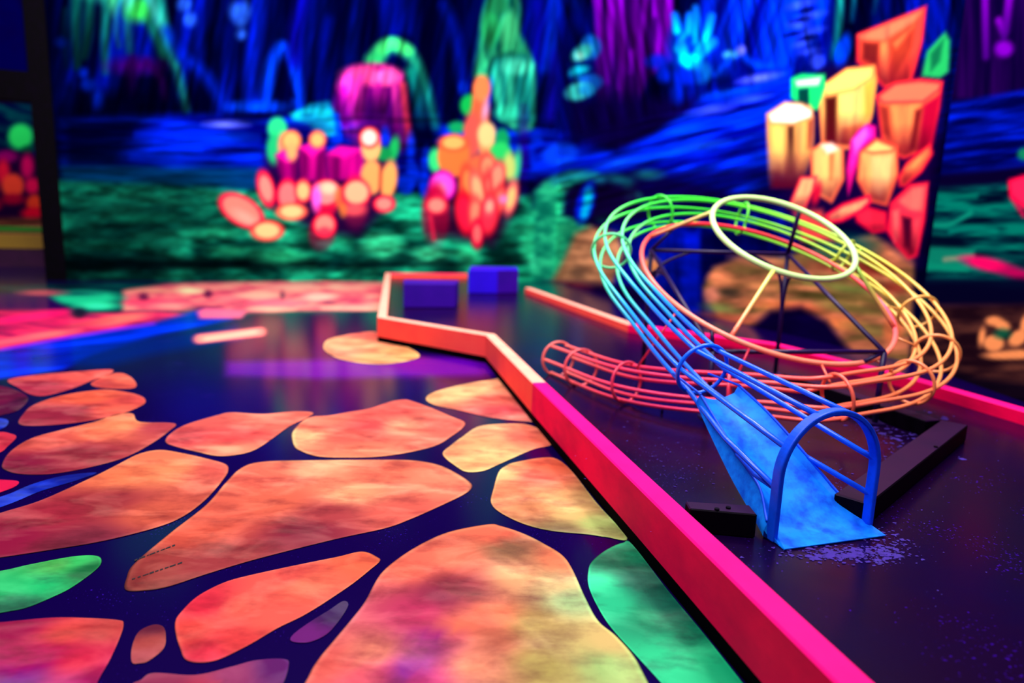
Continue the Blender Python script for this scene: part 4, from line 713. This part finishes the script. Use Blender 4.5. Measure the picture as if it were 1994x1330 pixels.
# stubs tying the guard ring and the hoops
for i in hoops[2:11]:
    d = [np.linalg.norm(PTH[i] - p) for p in inn]; q = inn[int(np.argmin(d))]; e = PTH[i] + (q - PTH[i]) * (TR / np.linalg.norm(q - PTH[i]))
    rod('tie', L([e, (e + q) / 2, q]), .0032, M_wire, root, colors=[PCOL[i] * .8] * 3, seg=6)
rod('tie', L([tcirc(8), tcirc(8) + (PTH[120] - tcirc(8)) * .62, railpt(120, 120)]), .0036, M_wire, root, colors=[lin((150, 230, 80))] * 3, seg=6)
# dark stand: tilted square frame on four legs, braces, centre post
fA, fB, fC, fD = [np.array(q) for q in [(0.4526, 2.2954, 0.4867), (0.9108, 2.3037, 0.4894), (0.9605, 1.7342, 0.2696), (0.518, 1.7296, 0.2548)]]
for p, q in ((fA, fB), (fB, fC), (fC, fD), (fD, fA)): rod('frame_bar', L([p, (p + q) / 2, q]), .0062, M_dark, root)
for p in (fA, fB, fC, fD):
    b = np.array([p[0], p[1], .0784]); rod('leg', L([b, (b + p) / 2, p]), .0075, M_dark, root)
    V, Fc = prism([(b[0] - .02, b[1] - .02), (b[0] + .02, b[1] - .02), (b[0] + .02, b[1] + .02), (b[0] - .02, b[1] + .02)], .0784, .082)
    mesh_obj('foot_plate', [L(v) for v in V], Fc, M_dark, root)
tb = nearest(top, 1553, 412); rod('post', L([fB, (fB + tb) / 2, tb]), .0075, M_dark, root)
for p, q in ((fA, fB), (fB, fA), (fB, fC), (fA, fD)):
    m = p + (q - p) * .3; lo = np.array([p[0], p[1], p[2] - .2]); c = p + (q - p) * .06 + np.array([0, 0, -.06])
    rod('brace', L(catmull([lo, c, m], 8)), .005, M_dark, root)
for a_, b_ in ((fD, circ(.3755, 236)), (fC, circ(.3755, 300)), (fA, circ(.3755, 130))): rod('bracket', L([a_, (a_ + b_) / 2, b_]), .0055, M_dark, root)
# blue sheet chute
M_chute = mat('blue_chute_paint', rough=.5, color=(10, 138, 255), spec=.1, noise=.9, nscale=26, ndark=tuple(lin((0, 66, 210))), lo=.42, hi=.66, bump=.15)
tL = onz(1488, 1040, .0795); tF = onz(1527, 1071, .0795); tR = onz(1725, 1044, .0795); botc = (aL + aR) / 2
TS = [0, .25, .5, .75, 1.0]
YC = [botc[1] + .004, 1.125, 1.195, 1.265, 1.340]          # distance of the trough's centre line
TR_PX = [  # outline of the folded sheet: outer left hem, left flank, left rim, creases, floor, right rim
 [(1487, 1043), (1464, 1000), (1427, 935), (1391, 862), (1356, 786)],
 [(1489, 1032), (1470, 978), (1433, 914), (1396, 848), (1359, 778)],
 [(1493, 1022), (1480, 955), (1441, 895), (1402, 833), (1363, 769)],
 [(1512, 1048), (1514, 988), (1466, 908), (1422, 836), (1376, 777)],
 [(1552, 1047), (1542, 985), (1489, 907), (1437, 833), (1390, 779)],
 [(1595, 1040), (1570, 978), (1511, 900), (1453, 828), (1404, 777)],
 [(1632, 1034), (1596, 970), (1530, 892), (1468, 820), (1417, 772)],
 [(1664, 1028), (1622, 968), (1546, 888), (1482, 812), (1430, 766)],
 [(1691, 1020), (1632, 962), (1556, 872), (1494, 804), (1438, 752)]]
secs = []; NS = 24; slope = lat[1] / lat[0]
for k in range(NS + 1):
    t = k / NS; Yc = float(np.interp(t, TS, YC)); sec = []
    xc = float(np.interp(t, TS, [p[0] for p in TR_PX[5]]))
    for col_ in TR_PX:
        cp = catmull([(TS[i], col_[i][0], col_[i][1]) for i in range(5)], 6)
        x = float(np.interp(t, cp[:, 0], cp[:, 1])); y = float(np.interp(t, cp[:, 0], cp[:, 2]))
        q = aty(x, y, Yc + slope * (x - xc) / F * Yc); q[2] = max(q[2], .0797); sec.append(q)
    secs.append(sec)
fl = [tL, tL * .6 + tF * .4, tL * .3 + tF * .7, tF, tF * .8 + tR * .2, tF * .6 + tR * .4, tF * .4 + tR * .6, tF * .15 + tR * .85, tR]
secs = [fl] + secs
nq = len(fl); V = [L(p) for s in secs for p in s]; Fc = [(i * nq + k, i * nq + k + 1, (i + 1) * nq + k + 1, (i + 1) * nq + k) for i in range(len(secs) - 1) for k in range(nq - 1)]
ch = mesh_obj('chute', V, Fc, M_chute, root, smooth=True); so = ch.modifiers.new('solid', 'SOLIDIFY'); so.thickness = .0016; so.offset = 1
es = ch.modifiers.new('edge', 'EDGE_SPLIT'); es.split_angle = math.radians(24)
# rods along the chute rims
for kk in (2, 8):
    P = [secs[i][kk] + np.array([0, 0, .002]) for i in range(1, len(secs))]; P[0] = P[0] + np.array([0, 0, .004])
    rod('rim_rod', L(catmull(P[::2] + [P[-1]] + [railpt(i0 + 2, 215 if kk == 2 else 325)], 3)), .0026, M_bluem, root)
rod('side_rod', L([secs[14][2], (secs[14][2] + aL + np.array([0, 0, .07])) / 2, aL + np.array([0, 0, .085])]), .0036, M_bluem, root)
# short dark feet under the exit
for i in (NP - 4, NP - 30): 
    p = PTH[i] - UPV[i] * TR; rod('exit_foot', L([p, (p[0], p[1], (p[2] + .0785) / 2), (p[0], p[1], .0785)]), .0035, M_dark, root)

# timber base frame of the loop
M_tim = mat('dark_timber_top_lit', rough=.5, color=(34, 2, 44), spec=.12, noise=.5, nscale=10, ndark=tuple(lin((18, 2, 40))), speck=((20, 8, 60), 90, 1.0))  # top of the timber, lighter tone paints the light falling on it
M_tims = mat('dark_timber_side_shaded', rough=.6, color=(4, 0, 10), spec=.05)  # same timber with the shade of its sides painted in; also on screws
def timber(pts, z0, z1, label):
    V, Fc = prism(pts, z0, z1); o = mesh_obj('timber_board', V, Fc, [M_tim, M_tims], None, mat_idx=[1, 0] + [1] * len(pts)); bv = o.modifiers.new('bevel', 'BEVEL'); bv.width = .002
    return tag(o, label, 'timber board', 'dark timbers around the foot of the loop')
c1 = onz(1700, 975, 0.1196)[:2]; c2 = onz(1885, 828, 0.1196)[:2]; dd = (c2 - c1) / np.linalg.norm(c2 - c1); nn = np.array([-dd[1], dd[0]]) * .057
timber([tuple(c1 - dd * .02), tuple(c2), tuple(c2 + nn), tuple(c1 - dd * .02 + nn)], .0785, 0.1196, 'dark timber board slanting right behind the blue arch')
b2 = onz(1740, 782, 0.1196)[:2]; e0 = c2 + nn + dd * -.001; db = (b2 - c2); db /= np.linalg.norm(db)
q0 = c2 + nn * 1.02; perp = np.array([db[1], -db[0]]); perp = perp if perp @ dd > 0 else -perp
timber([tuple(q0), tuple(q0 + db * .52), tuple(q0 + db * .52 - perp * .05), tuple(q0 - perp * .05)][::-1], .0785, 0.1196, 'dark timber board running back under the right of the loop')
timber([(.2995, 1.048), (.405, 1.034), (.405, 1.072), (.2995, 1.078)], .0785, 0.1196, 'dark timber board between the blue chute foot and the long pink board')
for nm, (px, py) in (('timber_board.002', (1396, 993)), ('timber_board.002', (1418, 990)), ('timber_board', (1822, 871))):
    p = onz(px, py, .1195); V, Fc = prism([(p[0] + .0042 * math.cos(a * PI / 4), p[1] + .0042 * math.sin(a * PI / 4)) for a in range(8)], .1185, .1222)
    mesh_obj('screw', V, Fc, M_tims, bpy.data.objects[nm])
# violet dust and paint flakes on the deck, thick around the chute foot and inside the timber frame
M_dust = mat('violet_dust', rough=.8, color=(48, 6, 140), noise=.6, nscale=60, ndark=tuple(lin((26, 0, 90))))
rs = np.random.RandomState(3); DV, DF = [], []
def flakes(x, y, sx, sy, n, big):
    for _ in range(n):
        px, py = x + rs.randn() * sx, y + rs.randn() * sy
        p = onz(px, py, .0785); q = rs.uniform(.0006, big); a0 = rs.uniform(0, 6.28); k = len(DV); m = rs.randint(4, 7)
        if rs.rand() < .25: q *= 2.2
        for j in range(m):
            a = a0 + 6.283 * j / m; rr = q * rs.uniform(.4, 1.1); DV.append((p[0] + rr * math.cos(a) * 1.3, p[1] + rr * math.sin(a), .0785 + rs.uniform(0, .0006)))
        DF.append(tuple(range(k, k + m)))
flakes(1640, 1080, 62, 8, 360, .0042); flakes(1728, 1066, 26, 16, 160, .0030); flakes(1590, 945, 40, 28, 130, .0012); flakes(1770, 850, 44, 22, 260, .0045)
flakes(1310, 915, 55, 36, 240, .0012); flakes(1260, 860, 60, 30, 90, .0014); flakes(1180, 760, 60, 20, 40, .0016); flakes(1850, 1020, 110, 80, 90, .0010); flakes(1640, 955, 14, 10, 60, .0018); flakes(1500, 900, 60, 40, 60, .0010); flakes(1690, 820, 30, 10, 60, .003)
tag(mesh_obj('dust', DV, DF, M_dust), 'violet dust and paint flakes scattered over the dark putting surface', 'dust', kind='stuff')
# low green and yellow rails in the room beyond the opening
M_gr = mat('neon_green_paint', rough=.5, color=(40, 165, 30)); M_ye = mat('neon_yellow_paint', rough=.5, color=(205, 165, 40)); M_pu = mat('mauve_paint', rough=.5, color=(80, 22, 72), noise=.5, nscale=5)
kerb = empty('low_rail', (*along(-1.6, 1.2), 0)); KO = np.array([*along(-1.6, 1.2), 0])
tag(kerb, 'low green and yellow rail glimpsed through the opening at the left', 'rail')
for nm, off, z0, z1, m in (('green_board', 1.30, .30, .345, M_gr), ('yellow_board', 1.2, .16, .28, M_ye), ('mauve_base', 1.22, 0, .16, M_pu)):
    V, Fc = prism([along(-3.4, off), along(-.1, off), along(-.1, off + .06), along(-3.4, off + .06)], z0, z1); V = [tuple(np.array(v) - KO) for v in V]
    mesh_obj(nm, V, Fc, m, kerb)
